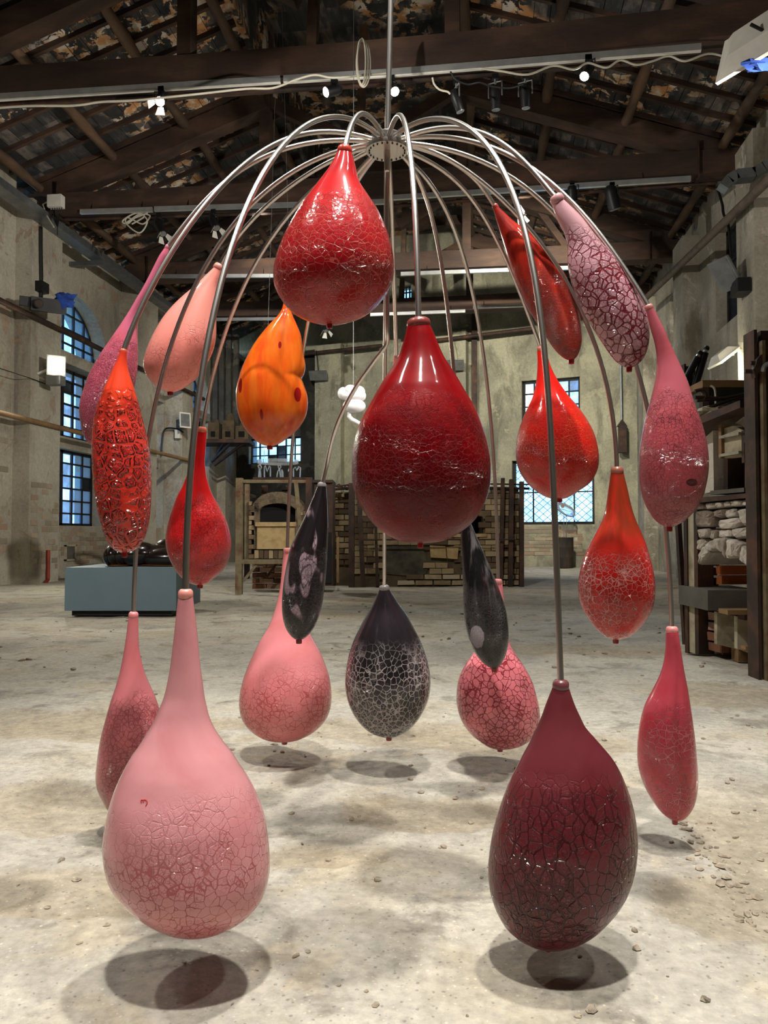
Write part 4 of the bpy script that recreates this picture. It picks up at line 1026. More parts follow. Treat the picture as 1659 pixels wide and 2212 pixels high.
for (x0, y0, x1, y1, w, o) in ((760, 1045, 760, 1268, 12, -0.12), (776, 1062, 785, 1266, 10, -0.1), (811, 1100, 815, 1264, 6, -0.1), (1084, 1034, 1079, 1252, 7, -0.1), (1102, 1037, 1099, 1269, 9, -0.12), (1123, 1042, 1123, 1271, 9, -0.14), (1133, 1042, 1133, 1263, 8, 0.25)):
    ww = w / F * 11.3; MB().beam(K2.px(x0, y0, o), K2.px(x1, y1, o), 0.08, ww, tuple(K2.u)).obj('steel_post', mSteelD, r2)
for (x0, y0, x1, y1, o, rr) in ((782, 1166, 1106, 1165, -0.2, 0.012), (1050, 1046, 1142, 1047, -0.05, 0.012), (716, 1052, 768, 1046, -0.05, 0.012), (1050, 1054, 1142, 1056, -0.05, 0.02), (716, 1057, 770, 1052, 0.1, 0.02)):
    MB().tube([K2.px(x0, y0, o), K2.px(x1, y1, o)], rr, 6).obj('tie_rod', mSteelD, r2)
b = MB()
for k in range(14): x = 722 + k * 3.4; b.tube([K2.px(x, 1050 + (k * 37 % 9), 0.1), K2.px(x + 9, 1044 + (k * 53 % 12), 0.15), K2.px(x + 16, 1052, 0.2)], 0.008, 5)
b.obj('bent_rods', mSteelD, r2)
x0 = K2.px(1010, 1157, 0); k2('mouth_sill', mRefr, 915, 1153, 1050, 1160, -0.05, 0.1)

# clear glass letters standing on the left kiln, under a hanging glass ring
FC = Face(PZ(527, 1283) + FH * 0.35, PZ(527, 1283) + FH * 0.35 + RT)
shelf = thing('glass_shelf', 'thin dark rail on the kiln top carrying small glass figures', 'rail', FC.px(600, 1034)); b = MB(); FC.box(b, 548, 1032, 662, 1035, -0.06, 0.1); b.obj('rail_plate', mSteelD, shelf)
figs = [[(559, 1031), (560, 1012), (557, 1006), (562, 1004), (565, 1010), (562, 1014), (563, 1031)],
        [(571, 1032), (571, 1010), (573, 1007), (577, 1020), (582, 1007), (584, 1011), (584, 1031)],
        [(598, 1031), (600, 1018), (603, 1014), (601, 1008), (604, 1004), (607, 1009), (604, 1013), (606, 1031)],
        [(609, 1029), (609, 1012), (611, 1018), (611, 1029)],
        [(629, 1009), (624, 1010), (623, 1015), (629, 1019), (630, 1025), (625, 1028)],
        [(634, 1031), (634, 1014), (638, 1010), (641, 1018), (645, 1009), (649, 1012), (648, 1032)]]
ords = ['first', 'second', 'third', 'fourth', 'fifth', 'sixth']
for k, f_ in enumerate(figs):
    pts = [FC.px(x, y, 0) for x, y in f_]; zz = min(p[2] for p in pts) - FC.uz(600, 1032)[1]
    pts = [p - ZV * (zz - 0.008) for p in pts]
    pts2 = []
    for a, b2 in zip(pts[:-1], pts[1:]): pts2 += [a, (a + b2) / 2]
    pts2.append(pts[-1])
    o = MB().tube(pts2, 0.0085, 8).obj('glass_figure', mClear, smooth=True); tag(o, ords[k] + ' clear bent-glass figure from the left on the kiln top', 'glass figure', 'clear glass figures on the kiln')
c = FC.px(600, 998, 0); ring = thing('glass_ring', 'wide clear glass ring hanging above the glass figures', 'glass ring', c)
b = MB(); N = 40
rad = 43 / F * 10.2
for rr, z0, z1 in ((rad, -0.022, 0.022),):
    vs = [c + (rr + dr) * (math.cos(2 * math.pi * i / N) * RT + math.sin(2 * math.pi * i / N) * FH) + ZV * z for i in range(N) for dr, z in ((0, z0), (0.012, z0), (0.012, z1), (0, z1))]
    fs = [(i * 4 + k, i * 4 + (k + 1) % 4, ((i + 1) % N) * 4 + (k + 1) % 4, ((i + 1) % N) * 4 + k) for i in range(N) for k in range(4)]
    b.add(vs, fs)
b.obj('ring_band', mClear, ring, smooth=False)
for k in (0.6, 2.5): MB().tube([c + rad * (math.cos(k) * RT + math.sin(k) * FH), np.array([c[0], c[1], 8.85])], 0.0025, 4).obj('hanging_wire', mGrey, ring)

# milk-glass cloud hung in mid hall
c = P(763, 868, 8.0); px8 = 8.0 / F
cl = thing('glass_cloud', 'white milk-glass cloud hung on a thin wire before the back wall', 'glass sculpture', c); b = MB()
ax = (tuple(RT), tuple(FH), (0, 0, 1))
b.blob(P(765, 877, 8.0), 25 * px8, 22 * px8, 16 * px8, 22, 14, 0, 1, ax); b.obj('lower_lobe', mCloud, cl, smooth=True); b = MB()
for (x, y, rx, rz, o) in ((742, 850, 13, 14, 0), (757, 843, 14, 12, -0.02), (774, 846, 15, 13, 0), (782, 855, 9, 11, 0.02), (762, 855, 26, 11, -0.03)): b.blob(P(x, y, 8.0 + o), rx * px8, 16 * px8, rz * px8, 18, 12, 0, 1, ax)
b.obj('upper_lobes', mCloud, cl, smooth=True)
b = MB(); b.tube([P(755, 890, 8.0), P(754, 899, 8.0), P(760, 906, 8.0), P(770, 911, 8.0), P(782, 918, 8.0), P(800, 926, 8.0)], [0.02, 0.024, 0.024, 0.022, 0.02, 0.018], 10); b.obj('stem', mCloud, cl, smooth=True)
_t = P(763, 846, 8.0); MB().tube([_t, np.array([_t[0], _t[1], 8.85])], 0.003, 4).obj('hanging_wire', mGrey, cl)

# barrel with glass bird by the back wall
c = PZ(1223, 1227); br = thing('steel_barrel', 'charred black barrel standing by the back wall under the window', 'barrel', c)
dB = np.dot(c - CP, FW); Rb = 21 / F * dB; hb = (1227 - 1161) / F * dB; c = c + FH * Rb
MB().lathe(c, ZV, [(Rb * 0.96, 0), (Rb, 0.02), (Rb, hb * 0.33), (Rb * 1.02, hb * 0.35), (Rb, hb * 0.37), (Rb, hb * 0.66), (Rb * 1.02, hb * 0.68), (Rb, hb * 0.7), (Rb, hb - 0.01), (Rb * 1.03, hb)], 28).obj('barrel_body', mBarrel, br, smooth=True)
bird = thing('glass_bird', 'clear glass long-legged bird standing on the charred barrel', 'glass bird', c + ZV * hb)
pb2 = lambda x, y, o=0.0: P(x, y, dB + Rb + o)
b = MB(); b.blob(pb2(1222, 1101), 0.26, 0.1, 0.13, 18, 12, 0.1, 2, (tuple(RT * 0.85 - ZV * 0.5), tuple(FH), tuple(ZV * 0.85 + RT * 0.5))); b.obj('bird_body', mClear, bird, smooth=True)
b = MB(); b.tube([pb2(1204, 1090), pb2(1200, 1082), pb2(1205, 1078), pb2(1213, 1083)], [0.03, 0.04, 0.05, 0.05], 8); b.obj('bird_head', mClear, bird, smooth=True)
b = MB(); b.tube([pb2(1234, 1106), pb2(1241, 1113), pb2(1242, 1124)], [0.05, 0.03, 0.015], 8); b.obj('bird_tail', mClear, bird, smooth=True)
for x in (1218, 1224): MB().tube([pb2(x, 1110), pb2(x, 1161.5)], 0.008, 6).obj('bird_leg', mGrey, bird)
MB().blob(pb2(1215, 1094), 0.04, 0.03, 0.04, 10, 8).obj('red_heart', mBrickO, bird, smooth=True)

# ------------------------------------------------------------------ right furnace
A = PZ(1510, 1414); w_ = math.radians(18.7); uR = np.array([math.sin(w_), -math.cos(w_), 0])
R_ = Face(A, A + uR); r3 = thing('stone_furnace', 'old furnace of whitewashed stone and brick in a rusty steel frame on the right', 'furnace', R_.px(1570, 1430))
k3 = lambda name, mat, x0, y0, x1, y1, o0, o1: kb(name, mat, x0, y0, x1, y1, o0, o1, r3, R_)
def p3(name, mat, pts, o0, o1): b = MB(); R_.poly(b, pts, o0, o1); return b.obj(name, mat, r3)
k3('furnace_core', mMortar, 1512, 925, 1655, 1195, 0.25, 1.3); k3('furnace_core', mMortar, 1512, 1300, 1655, 1412, 0.4, 1.3); k3('furnace_core', mMortar, 1512, 1190, 1655, 1310, 0.75, 1.3)
p3('top_bar', mSteelD, [(1508, 918), (1640, 866), (1640, 882), (1508, 934)], -0.12, -0.02)
p3('middle_bar', mSteelD, [(1508, 1077), (1640, 1065), (1640, 1075), (1508, 1088)], -0.06, 0.05)
k3('corner_post', mPanel, 1494, 1100, 1509, 1410, -0.02, 0.03); k3('corner_post', mSteelD, 1509, 1095, 1517, 1412, -0.03, 0.08); k3('corner_post', mSteelD, 1487, 1110, 1494, 1410, -0.03, 0.02)
MB().beam(R_.px(1465, 1128, 0.0), R_.px(1481, 1392, 0.0), 0.03, 0.03, tuple(R_.u)).obj('side_bar', mSteelD, r3)
z0, z1 = 0.02, R_.uz(1482, 1120)[1]
wall_bricks(None, R_.A + R_.n * 0.03, R_.u, R_.n, R_.uz(1472, 1260)[0], R_.uz(1488, 1260)[0], z0, z1, 0.12, 0.066, BR, r3, 1, 0.2, 0.0, 0.014, 31)
p3('leaning_board', mPale, [(1474, 1255), (1480, 1262), (1480, 1335), (1467, 1328)], 0.04, 0.07)
p3('plaster_block', mStoneW, [(1523, 945), (1540, 930), (1542, 1062), (1523, 1066)], 0.0, 0.3)
p3('recess', mDark, [(1541, 940), (1574, 935), (1574, 1060), (1541, 1062)], 0.23, 0.26)
p3('frame_board', mWood, [(1547, 950), (1556, 936), (1556, 1060), (1547, 1063)], 0.05, 0.2)
dp_ = p3('door_panel', mPanel, [(1571, 925), (1590, 920), (1610, 930), (1610, 986), (1572, 990)], -0.02, 0.03)
for (y0, y1) in ((938, 944), (978, 984)): kb('door_batten', mPlL, 1569, y0, 1612, y1, -0.05, -0.02, dp_, R_)
k3('door_batten', mPale, 1565, 918, 1571, 990, -0.04, 0.02)
wall_bricks(None, R_.A + R_.n * 0.12, R_.u, R_.n, R_.uz(1573, 1020)[0], R_.uz(1609, 1020)[0], R_.uz(1590, 1057)[1], R_.uz(1590, 986)[1], 0.105, 0.056, BR, r3, 1, 0.1, 0, 0.006, 33)
p3('frame_board', mPale, [(1609, 970), (1622, 960), (1622, 1052), (1609, 1058)], 0.0, 0.1); k3('sill', mSlab, 1550, 1057, 1624, 1066, -0.05, 0.2)
p3('arch_stone', mStoneW, [(1588, 914), (1606, 900), (1622, 908), (1623, 930), (1612, 926), (1600, 918)], 0.0, 0.2); p3('arch_stone', mStoneW, [(1526, 936), (1545, 926), (1552, 935), (1543, 948), (1530, 946)], 0.05, 0.2)
k3('steel_clip', mSteelD, 1622, 940, 1634, 956, -0.05, 0.1); k3('steel_clip', mSteelD, 1612, 930, 1618, 1000, -0.03, 0.05)
# whitewashed stones, each its own piece
def stone(name, mat, pts, o0, o1, seed):
    rr = random.Random(seed); P2 = []
    n = len(pts)
    for i in range(n):
        (ax_, ay_), (bx_, by_) = pts[i], pts[(i + 1) % n]
        for f in (0.12, 0.5, 0.88): P2.append((ax_ + (bx_ - ax_) * f + rr.uniform(-0.8, 0.8), ay_ + (by_ - ay_) * f + rr.uniform(-0.8, 0.8)))
    cx, cy = sum(p[0] for p in P2) / len(P2), sum(p[1] for p in P2) / len(P2); m = len(P2); vs = []
    for sc_, o in ((1.0, o1), (1.0, o0 + 0.02), (0.93, o0 + 0.006), (0.72, o0 - 0.004)):
        vs += [R_.px(cx + (x - cx) * sc_, cy + (y - cy) * sc_, o + (rr.uniform(-0.006, 0.006) if sc_ < 1 else 0)) for x, y in P2]
    vs.append(R_.px(cx, cy, o0 - 0.006))
    fs = [(k * m + i, k * m + (i + 1) % m, (k + 1) * m + (i + 1) % m, (k + 1) * m + i) for k in range(3) for i in range(m)] + [(3 * m + i, 3 * m + (i + 1) % m, 4 * m) for i in range(m)]
    return MB().add(vs, fs).obj(name, mat, r3)
stones = [[(1510, 1090), (1533, 1087), (1535, 1100), (1511, 1102)], [(1535, 1087), (1556, 1085), (1556, 1098), (1536, 1100)], [(1558, 1085), (1572, 1084), (1573, 1096), (1558, 1097)], [(1574, 1083), (1590, 1082), (1590, 1094), (1575, 1096)], [(1592, 1082), (1612, 1080), (1612, 1092), (1592, 1094)], [(1614, 1080), (1634, 1078), (1634, 1092), (1614, 1093)],
          [(1511, 1104), (1535, 1102), (1550, 1106), (1550, 1120), (1544, 1138), (1512, 1140)], [(1555, 1104), (1574, 1100), (1575, 1112), (1568, 1119), (1556, 1116)], [(1577, 1102), (1590, 1099), (1598, 1104), (1600, 1116), (1578, 1120)], [(1563, 1124), (1600, 1118), (1607, 1126), (1602, 1140), (1564, 1143)], [(1601, 1102), (1622, 1097), (1634, 1104), (1634, 1134), (1614, 1136), (1604, 1118)],
          [(1516, 1143), (1540, 1141), (1541, 1160), (1520, 1164)], [(1549, 1146), (1560, 1145), (1560, 1164), (1550, 1164)], [(1562, 1145), (1588, 1144), (1590, 1160), (1564, 1163)], [(1592, 1142), (1634, 1137), (1634, 1160), (1604, 1164), (1594, 1156)], [(1514, 1166), (1530, 1164), (1534, 1176), (1520, 1190), (1514, 1188)]]
for k, q_ in enumerate(stones): stone('stone', mStoneW, q_, -0.03 - 0.02 * (k * 7 % 5) / 5, 0.28, k)
for k, q_ in enumerate([[(1530, 1222), (1531, 1196), (1541, 1178), (1551, 1192), (1541, 1208)], [(1542, 1177), (1556, 1166), (1566, 1184), (1553, 1192)], [(1557, 1165), (1576, 1161), (1581, 1194), (1568, 1186)], [(1577, 1161), (1589, 1163), (1589, 1206), (1582, 1200)], [(1591, 1164), (1608, 1168), (1605, 1202), (1591, 1207)], [(1609, 1168), (1622, 1176), (1617, 1206), (1606, 1203)], [(1623, 1177), (1640, 1192), (1640, 1226), (1630, 1218), (1618, 1207)]]): stone('arch_stone', mStoneW, q_, -0.07, 0.28, 60 + k)
wall_bricks(None, R_.A + R_.n * 0.1, R_.u, R_.n, R_.uz(1519, 1230)[0], R_.uz(1531, 1230)[0], R_.uz(1525, 1264)[1], R_.uz(1525, 1190)[1], 0.11, 0.062, BO, r3, 1, 0.3, 0.0, 0.006, 35)
wall_bricks(None, R_.A + R_.n * 0.55, R_.u, R_.n, R_.uz(1522, 1236)[0], R_.uz(1650, 1236)[0], R_.uz(1580, 1268)[1], R_.uz(1580, 1200)[1], 0.22, 0.066, BO, r3, 1, 0.2, 0.0, 0.008, 36)
wall_bricks(None, R_.A + R_.n * 0.03, R_.u, R_.n, R_.uz(1519, 1350)[0], R_.uz(1549, 1350)[0], 0.03, R_.uz(1533, 1316)[1], 0.2, 0.063, BR, r3, 1, 0.25, 0.0, 0.012, 37)
sl = P(1529, 1296, 4.55); s0 = MB(); fsl = Face(P(1529, 1296, 4.55), P(1529, 1296, 4.55) + RT)
fsl.box(s0, 1529, 1275, 1650, 1319, 0, 0.45); so = s0.obj('stone_slab', mSlab, r3); 
for (x0, y0, x1, y1, d) in ((1549, 1322, 1592, 1402, 4.62), (1593, 1332, 1634, 1412, 4.5)):
    f = flat(d); b = MB(); f.poly(b, [(x0, y0), (x1, y0 + 10), (x1, y1), (x0, y1 - 10)], 0, 0.04); tag(b.obj('leaning_panel', mPanel), ('left' if x0 < 1590 else 'right') + ' dusty panel leaning under the stone slab of the right furnace', 'panel')
f = flat(4.4); tim = thing('timber_offcut', 'pale timber offcuts wedged under the stone slab', 'timber', f.px(1600, 1330)); b = MB(); f.box(b, 1572, 1318, 1640, 1328, 0, 0.12); b.obj('offcut', mPale, tim); b = MB(); f.box(b, 1612, 1330, 1640, 1341, 0.02, 0.1); b.obj('offcut', mWood, tim)
# pallet
d0, d1 = 4.62, 4.15
pal = thing('wooden_pallet', 'wooden pallet on the floor below the right furnace', 'pallet', PZ(1590, 1430))
g0, g1 = PZ(1546, 1408), PZ(1640, 1452); uP = (g1 - g0); uP[2] = 0; LP = np.linalg.norm(uP); uP /= LP; nP = np.array([-uP[1], uP[0], 0]); nP = nP if nP @ RT > 0 else -nP
def pbox(name, u0, u1, o0, o1, z0, z1, mat=mPale): MB().box(g0 + uP * (u0 + u1) / 2 + nP * (o0 + o1) / 2 + ZV * (z0 + z1) / 2, (u1 - u0, o1 - o0, z1 - z0), uP, nP, ZV).obj(name, mat, pal)
for k, u in enumerate((0.02, 0.3, 0.58)): 
    for o_ in (0.0, 0.2): pbox('pallet_block', u, u + 0.12, o_, o_ + 0.1, 0.0, 0.08)
pbox('stringer_board', 0, LP, 0.0, 0.1, 0.08, 0.1); pbox('stringer_board', 0, LP, 0.2, 0.3, 0.08, 0.1)
for k in range(6): pbox('deck_board', 0.02 + k * 0.125, 0.1 + k * 0.125, -0.02, 0.32, 0.1, 0.118)
# steel columns at the right edge
d = 4.05; fc = flat(d); cs = thing('steel_column', 'tall rusty steel column at the right edge of the view', 'column', PZ(1640, 1476))
for (x0, x1, y0, y1, o0, o1, mt) in ((1634, 1641, 712, 1473, 0, 0.12, mSteelD), (1641, 1647, 712, 1476, 0.05, 0.08, mSteelD), (1646, 1653, 738, 1478, -0.03, 0.02, mSteelO), (1653, 1690, 712, 1486, 0.02, 0.14, mSteelD)):
    b = MB(); fc.box(b, x0, y0, x1, y1, o0, o1); b.obj('column_flange', mt, cs)
b = MB(); fc.poly(b, [(1640, 768), (1630, 778), (1628, 790), (1622, 800), (1626, 818), (1638, 800), (1642, 790)], -0.03, 0.01); b.obj('bracket', mSteelD, cs)
for (x, y) in ((1624, 784), (1612, 802)): MB().tube([fc.px(x - 3, y, 0), fc.px(x + 14, y, 0)], 0.012, 8).obj('bolt', mSteelD, cs)
cable([fc.px(1640, 806, -0.04), fc.px(1642, 795, -0.05), fc.px(1655, 788, -0.05), fc.px(1680, 782, -0.05)], 0.012, 'grey hose looped round the steel column at the right edge', mGrey, 'hose', 'hose')
# things on top of the right furnace
f6 = flat(5.6); pst = thing('steel_post', 'stout rusty post standing behind the right furnace', 'post', f6.px(1491, 1100)); b = MB(); f6.box(b, 1480, 786, 1484, 1110, 0, 0.12); f6.box(b, 1500, 786, 1504, 1110, 0, 0.12); f6.box(b, 1484, 788, 1500, 1110, 0.05, 0.07); b.obj('post_shaft', mSteelD, pst)
f5 = flat(5.3); gc = thing('green_crate', 'grey-green crate with wooden rails on top of the right furnace', 'crate', f5.px(1570, 905))
for (n_, mt, x0, y0, x1, y1, o0, o1) in (('crate_side', mGreen, 1524, 838, 1650, 908, 0.0, 0.5), ('crate_rail', mPale, 1514, 823, 1650, 838, -0.03, 0.53), ('crate_post', mWood, 1514, 838, 1528, 908, -0.03, 0.03)): kb(n_, mt, x0, y0, x1, y1, o0, o1, gc, f5)
cable([f5.px(1528, 836, -0.05), f5.px(1536, 845, -0.06), f5.px(1538, 875, -0.06), f5.px(1537, 888, -0.06)], 0.008, 'white lead hanging down the green crate')
for k, (a, b_) in enumerate((((1500, 818), (1532, 758)), ((1527, 822), (1549, 748)))):
    t = thing('black_baton', ('left' if k == 0 else 'right') + ' black tube with a shiny ball end leaning above the right furnace', 'tube', f5.px(*a)); p, q = f5.px(*a, 0.2), f5.px(*b_, 0.2); dq = (q - p) / np.linalg.norm(q - p)
    MB().tube([p, q], 0.026, 12).obj('tube_shaft', mBlack, t, smooth=True); MB().tube([q, q + dq * 0.02], 0.018, 10).obj('chrome_collar', mAlu, t, smooth=True); MB().blob(q + dq * 0.035, 0.022, 0.022, 0.022, 12, 8).obj('ball_end', mBlack, t, smooth=True)
t = thing('black_pot', 'small black pot with a spout behind the green crate', 'pot', f5.px(1518, 822, 0.3)); p = f5.px(1521, 815, 0.3); MB().lathe(p, ZV, [(0.05, -0.02), (0.055, 0.06), (0.05, 0.07)], 16).obj('pot_body', mBlack, t, smooth=True); MB().beam(p + np.array([-0.04, 0, 0]), p + np.array([-0.09, 0, -0.09]), 0.03, 0.05).obj('spout', mBlack, t)
for k, pts in enumerate((((1486, 865), (1515, 866), (1560, 869), (1632, 866)), ((1490, 872), (1540, 868), (1590, 858), (1634, 846)), ((1512, 888), (1550, 874), (1600, 858), (1636, 850)), ((1486, 852), (1500, 850), (1508, 860), (1504, 872)))):
    cable([f5.px(x, y, -0.12) for x, y in pts], 0.013, ['lowest bent iron rod lying across the right furnace top', 'middle iron rod rising to the right over the furnace top', 'steepest iron rod crossing over the furnace top', 'iron hook curled at the left end of the furnace rods'][k], mSteelD, 'iron rod', 'iron_rod')
rb = thing('roof_rubble', 'lump of broken mortar on the left top of the right furnace', 'rubble', f5.px(1515, 900)); MB().blob(f5.px(1527, 897, -0.05), 0.1, 0.1, 0.05, 14, 9, 0.8, 4).obj('mortar_lump', mPanel, rb, smooth=False)
fd = f5.px(1500, 905); kb('top_plate', mMortar, 1500, 903, 1650, 925, -0.3, 0.6, r3, f5)
# ------------------------------------------------------------------ the hanging sculpture
HUB = P(836, 322, 1.9)
fr = thing('hanging_frame', 'brushed steel hub with curved arms fanning out, hung from one tall rod', 'frame', HUB)
top = P(844, 0, 1.9); dirr = (top - HUB) / np.linalg.norm(top - HUB)
MB().tube([HUB, HUB + dirr * ((8.75 - HUB[2]) / dirr[2])], 0.0068, 14).obj('suspension_rod', mRod, fr, smooth=True)
hp_ = MB().lathe(HUB, ZV, [(0.03, -0.006), (0.052, -0.006), (0.0525, -0.004), (0.0525, 0.004), (0.03, 0.004)], 40).obj('hub_plate', mRod, fr, smooth=True)
MB().lathe(HUB, ZV, [(0.042, 0.004), (0.044, 0.026), (0.04, 0.03), (0.012, 0.03)], 32).obj('hub_block', mRod, fr, smooth=True)
MB().lathe(HUB, -ZV, [(0.0085, 0.004), (0.0075, 0.03), (0.006, 0.055)], 16).obj('hub_sleeve', mRod, fr, smooth=True)
for k in range(22):
    a = 2 * math.pi * k / 22
    MB().lathe(HUB + 0.044 * np.array([math.cos(a), math.sin(a), 0]) - ZV * 0.006, -ZV, [(0.002, -0.001), (0.002, 0.0025)], 8).obj('bolt', mSteelD, hp_)
ROD = {1: (1.287, [(0.179, 0.011), (0.395, -0.045), (0.597, -0.291), (0.677, -0.709)]), 5: (1.818, [(0.223, 0.017), (0.328, -0.039), (0.404, -0.106), (0.461, -0.184)]), 6: (1.621, [(0.235, 0.024), (0.342, -0.056), (0.445, -0.201), (0.556, -0.377)]), 10: (1.968, [(0.181, 0.005), (0.404, -0.058), (0.588, -0.296), (0.652, -0.715)]), 7: (2.143, [(0.15, 0.021), (0.281, -0.013), (0.404, -0.076), (0.485, -0.14)]), 9: (2.342, [(0.162, 0.005), (0.349, -0.022), (0.544, -0.15), (0.666, -0.38)]), 8: (2.413, [(0.13, 0.005), (0.28, -0.015), (0.44, -0.06), (0.56, -0.12)]), 11: (2.589, [(0.254, 0.005), (0.472, -0.05), (0.663, -0.262), (0.775, -0.617)]), 13: (2.441, [(0.1, 0.02), (0.2, -0.06), (0.34, -0.3), (0.48, -0.65)]), 22: (2.393, [(0.135, 0.027), (0.217, -0.018), (0.308, -0.126), (0.406, -0.262)]), 4: (1.564, [(0.117, 0.005), (0.182, -0.005), (0.248, -0.032), (0.304, -0.088)]), 3: (1.443, [(0.173, 0.005), (0.264, -0.042), (0.349, -0.125), (0.421, -0.273)]), 2: (1.33, [(0.19, 0.005), (0.441, -0.08), (0.594, -0.322), (0.585, -0.635)]), 18: (1.683, [(0.186, 0.029), (0.277, -0.02), (0.342, -0.094), (0.386, -0.168)]), 19: (1.637, [(0.175, 0.006), (0.306, -0.049), (0.418, -0.145), (0.51, -0.282)]), 21: (1.887, [(0.212, 0.005), (0.457, -0.062), (0.639, -0.335), (0.692, -0.765)]), 20: (1.987, [(0.154, 0.016), (0.311, -0.076), (0.49, -0.244), (0.601, -0.48)]), 17: (2.009, [(0.095, 0.022), (0.177, 0.005), (0.242, -0.016), (0.266, -0.053)]), 16: (2.236, [(0.193, 0.009), (0.29, -0.003), (0.381, -0.099), (0.481, -0.263)]), 15: (2.509, [(0.296, 0.044), (0.494, -0.023), (0.645, -0.266), (0.729, -0.659)]), 14: (2.25, [(0.12, 0.02), (0.22, 0), (0.31, -0.12), (0.36, -0.34)]), 12: (2.2, None)}


def crack_mat(name, base, crack, scale0=45, width=0.09, top_=None, bot=None, bump=0.6, base2=None, fine=0.6, wvar=0.5, ztop=0.3, zbot=0.0, edge_rough=0.06, seed=0.0, stretch=1.0, neck=None, spots=None, custom=None, amount=1.0, transl=0.0, coat=1.0):
    """glossy blown glass: crackle lines cut into a coloured skin; z runs up the piece in metres"""
    m, t, b = mk(name); v0 = coords(t, 'obj'); scale = scale0 * 1.7
    add = t.nodes.new('ShaderNodeVectorMath'); add.operation = 'ADD'; t.links.new(v0, add.inputs[0]); add.inputs[1].default_value = (seed, seed * 1.7, seed * 0.6); v = add.outputs[0]
    if stretch != 1.0:
        mu = t.nodes.new('ShaderNodeVectorMath'); mu.operation = 'MULTIPLY'; t.links.new(v, mu.inputs[0]); mu.inputs[1].default_value = (1, 1, stretch); v = mu.outputs[0]
    nz = noise(t, v, scale * 0.5, 4, 0.6, 0, True)
    sub = t.nodes.new('ShaderNodeVectorMath'); sub.operation = 'SUBTRACT'; t.links.new(nz, sub.inputs[0]); sub.inputs[1].default_value = (0.5, 0.5, 0.5)
    scl = t.nodes.new('ShaderNodeVectorMath'); scl.operation = 'SCALE'; t.links.new(sub.outputs[0], scl.inputs[0]); scl.inputs['Scale'].default_value = 0.85 / scale
    ad2 = t.nodes.new('ShaderNodeVectorMath'); ad2.operation = 'ADD'; t.links.new(v, ad2.inputs[0]); t.links.new(scl.outputs[0], ad2.inputs[1]); vd = ad2.outputs[0]
    sx = t.nodes.new('ShaderNodeSeparateXYZ'); t.links.new(v0, sx.inputs[0]); Z = sx.outputs['Z']
    big = noise(t, v, scale * 0.16, 3, 0.6)
    wv = mapr(t, big, 0.35, 0.68, 1 - wvar, 1 + wvar * 0.6)
    e1 = mth(t, 'DIVIDE', voro(t, vd, scale), mth(t, 'MULTIPLY', wv, width * 1.25))
    c1 = mapr(t, e1, 0.35, 1.0, 1, 0)
    e2 = mth(t, 'DIVIDE', voro(t, vd, scale * 2.7), mth(t, 'MULTIPLY', wv, width * 1.1))
    c2 = mth(t, 'MULTIPLY', mapr(t, e2, 0.3, 1.0, 1, 0), mth(t, 'MULTIPLY', mapr(t, big, 0.42, 0.6), fine))
    zz = mth(t, 'ADD', Z, mth(t, 'MULTIPLY', mth(t, 'SUBTRACT', noise(t, v, scale * 0.12, 3), 0.5), 0.12))
    mask = mapr(t, zz, zbot, ztop, 1, 0)
    c = mth(t, 'MULTIPLY', mth(t, 'MAXIMUM', c1, c2), mask)
    bc = base
    if base2 is not None: bc = mixc(t, mapr(t, mth(t, 'ADD', noise(t, v, 9, 4, 0.6, 0.5), mth(t, 'MULTIPLY', mask, 0.2)), 0.42, 0.75), base, base2)
    if neck is not None:
        stv = coords(t, 'obj', (60, 60, 3)); bc = mixc(t, mth(t, 'MULTIPLY', mapr(t, Z, ztop - 0.04, ztop + 0.05), mapr(t, noise(t, stv, 1, 3), 0.3, 0.6, 0.4, 1)), bc, neck)
    if custom: bc = custom(t, v, v0, Z, bc)
    col = mixc(t, mth(t, 'MULTIPLY', c, amount), bc, crack)
    if spots:
        for (x, z, rx, rz, scol) in spots:
            q = mth(t, 'ADD', mth(t, 'POWER', mth(t, 'DIVIDE', mth(t, 'SUBTRACT', sx.outputs['X'], x), rx), 2.0), mth(t, 'POWER', mth(t, 'DIVIDE', mth(t, 'SUBTRACT', Z, z), rz), 2.0))
            fsp = mth(t, 'MULTIPLY', mapr(t, q, 0.8, 1.1, 1, 0), mapr(t, sx.outputs['Y'], -0.02, 0.0, 1, 0)); col = mixc(t, fsp, col, scol)
    t.links.new(col, b.inputs['Base Color'])
    b.inputs['Roughness'].default_value = 0.38; b.inputs['Coat Weight'].default_value = coat; b.inputs['Coat Roughness'].default_value = edge_rough * 1.3; b.inputs['Coat IOR'].default_value = 1.5
    b.inputs['Specular IOR Level'].default_value = 0.06
    h = mth(t, 'ADD', mth(t, 'MULTIPLY', c, -1.0), mth(t, 'MULTIPLY', mth(t, 'MULTIPLY', noise(t, v, scale * 1.4, 3, 0.5), mask), 0.22))
    bn = bumpn(t, h, bump, 0.008); t.links.new(bn, b.inputs['Normal']); t.links.new(bn, b.inputs['Coat Normal'])
    if transl:
        b.inputs['Subsurface Weight'].default_value = transl; b.inputs['Subsurface Radius'].default_value = (0.03, 0.012, 0.008)
    return m


def plain_glass(name, col, rough=0.35):
    m, t, b = mk(name); b.inputs['Base Color'].default_value = col; b.inputs['Roughness'].default_value = rough; b.inputs['Coat Weight'].default_value = 0.5; b.inputs['Coat Roughness'].default_value = 0.1; return m


mNub = plain_glass('red_glass_tip', lin(150, 26, 28)); mHole = plain_glass('dark_hole', lin(40, 20, 20))


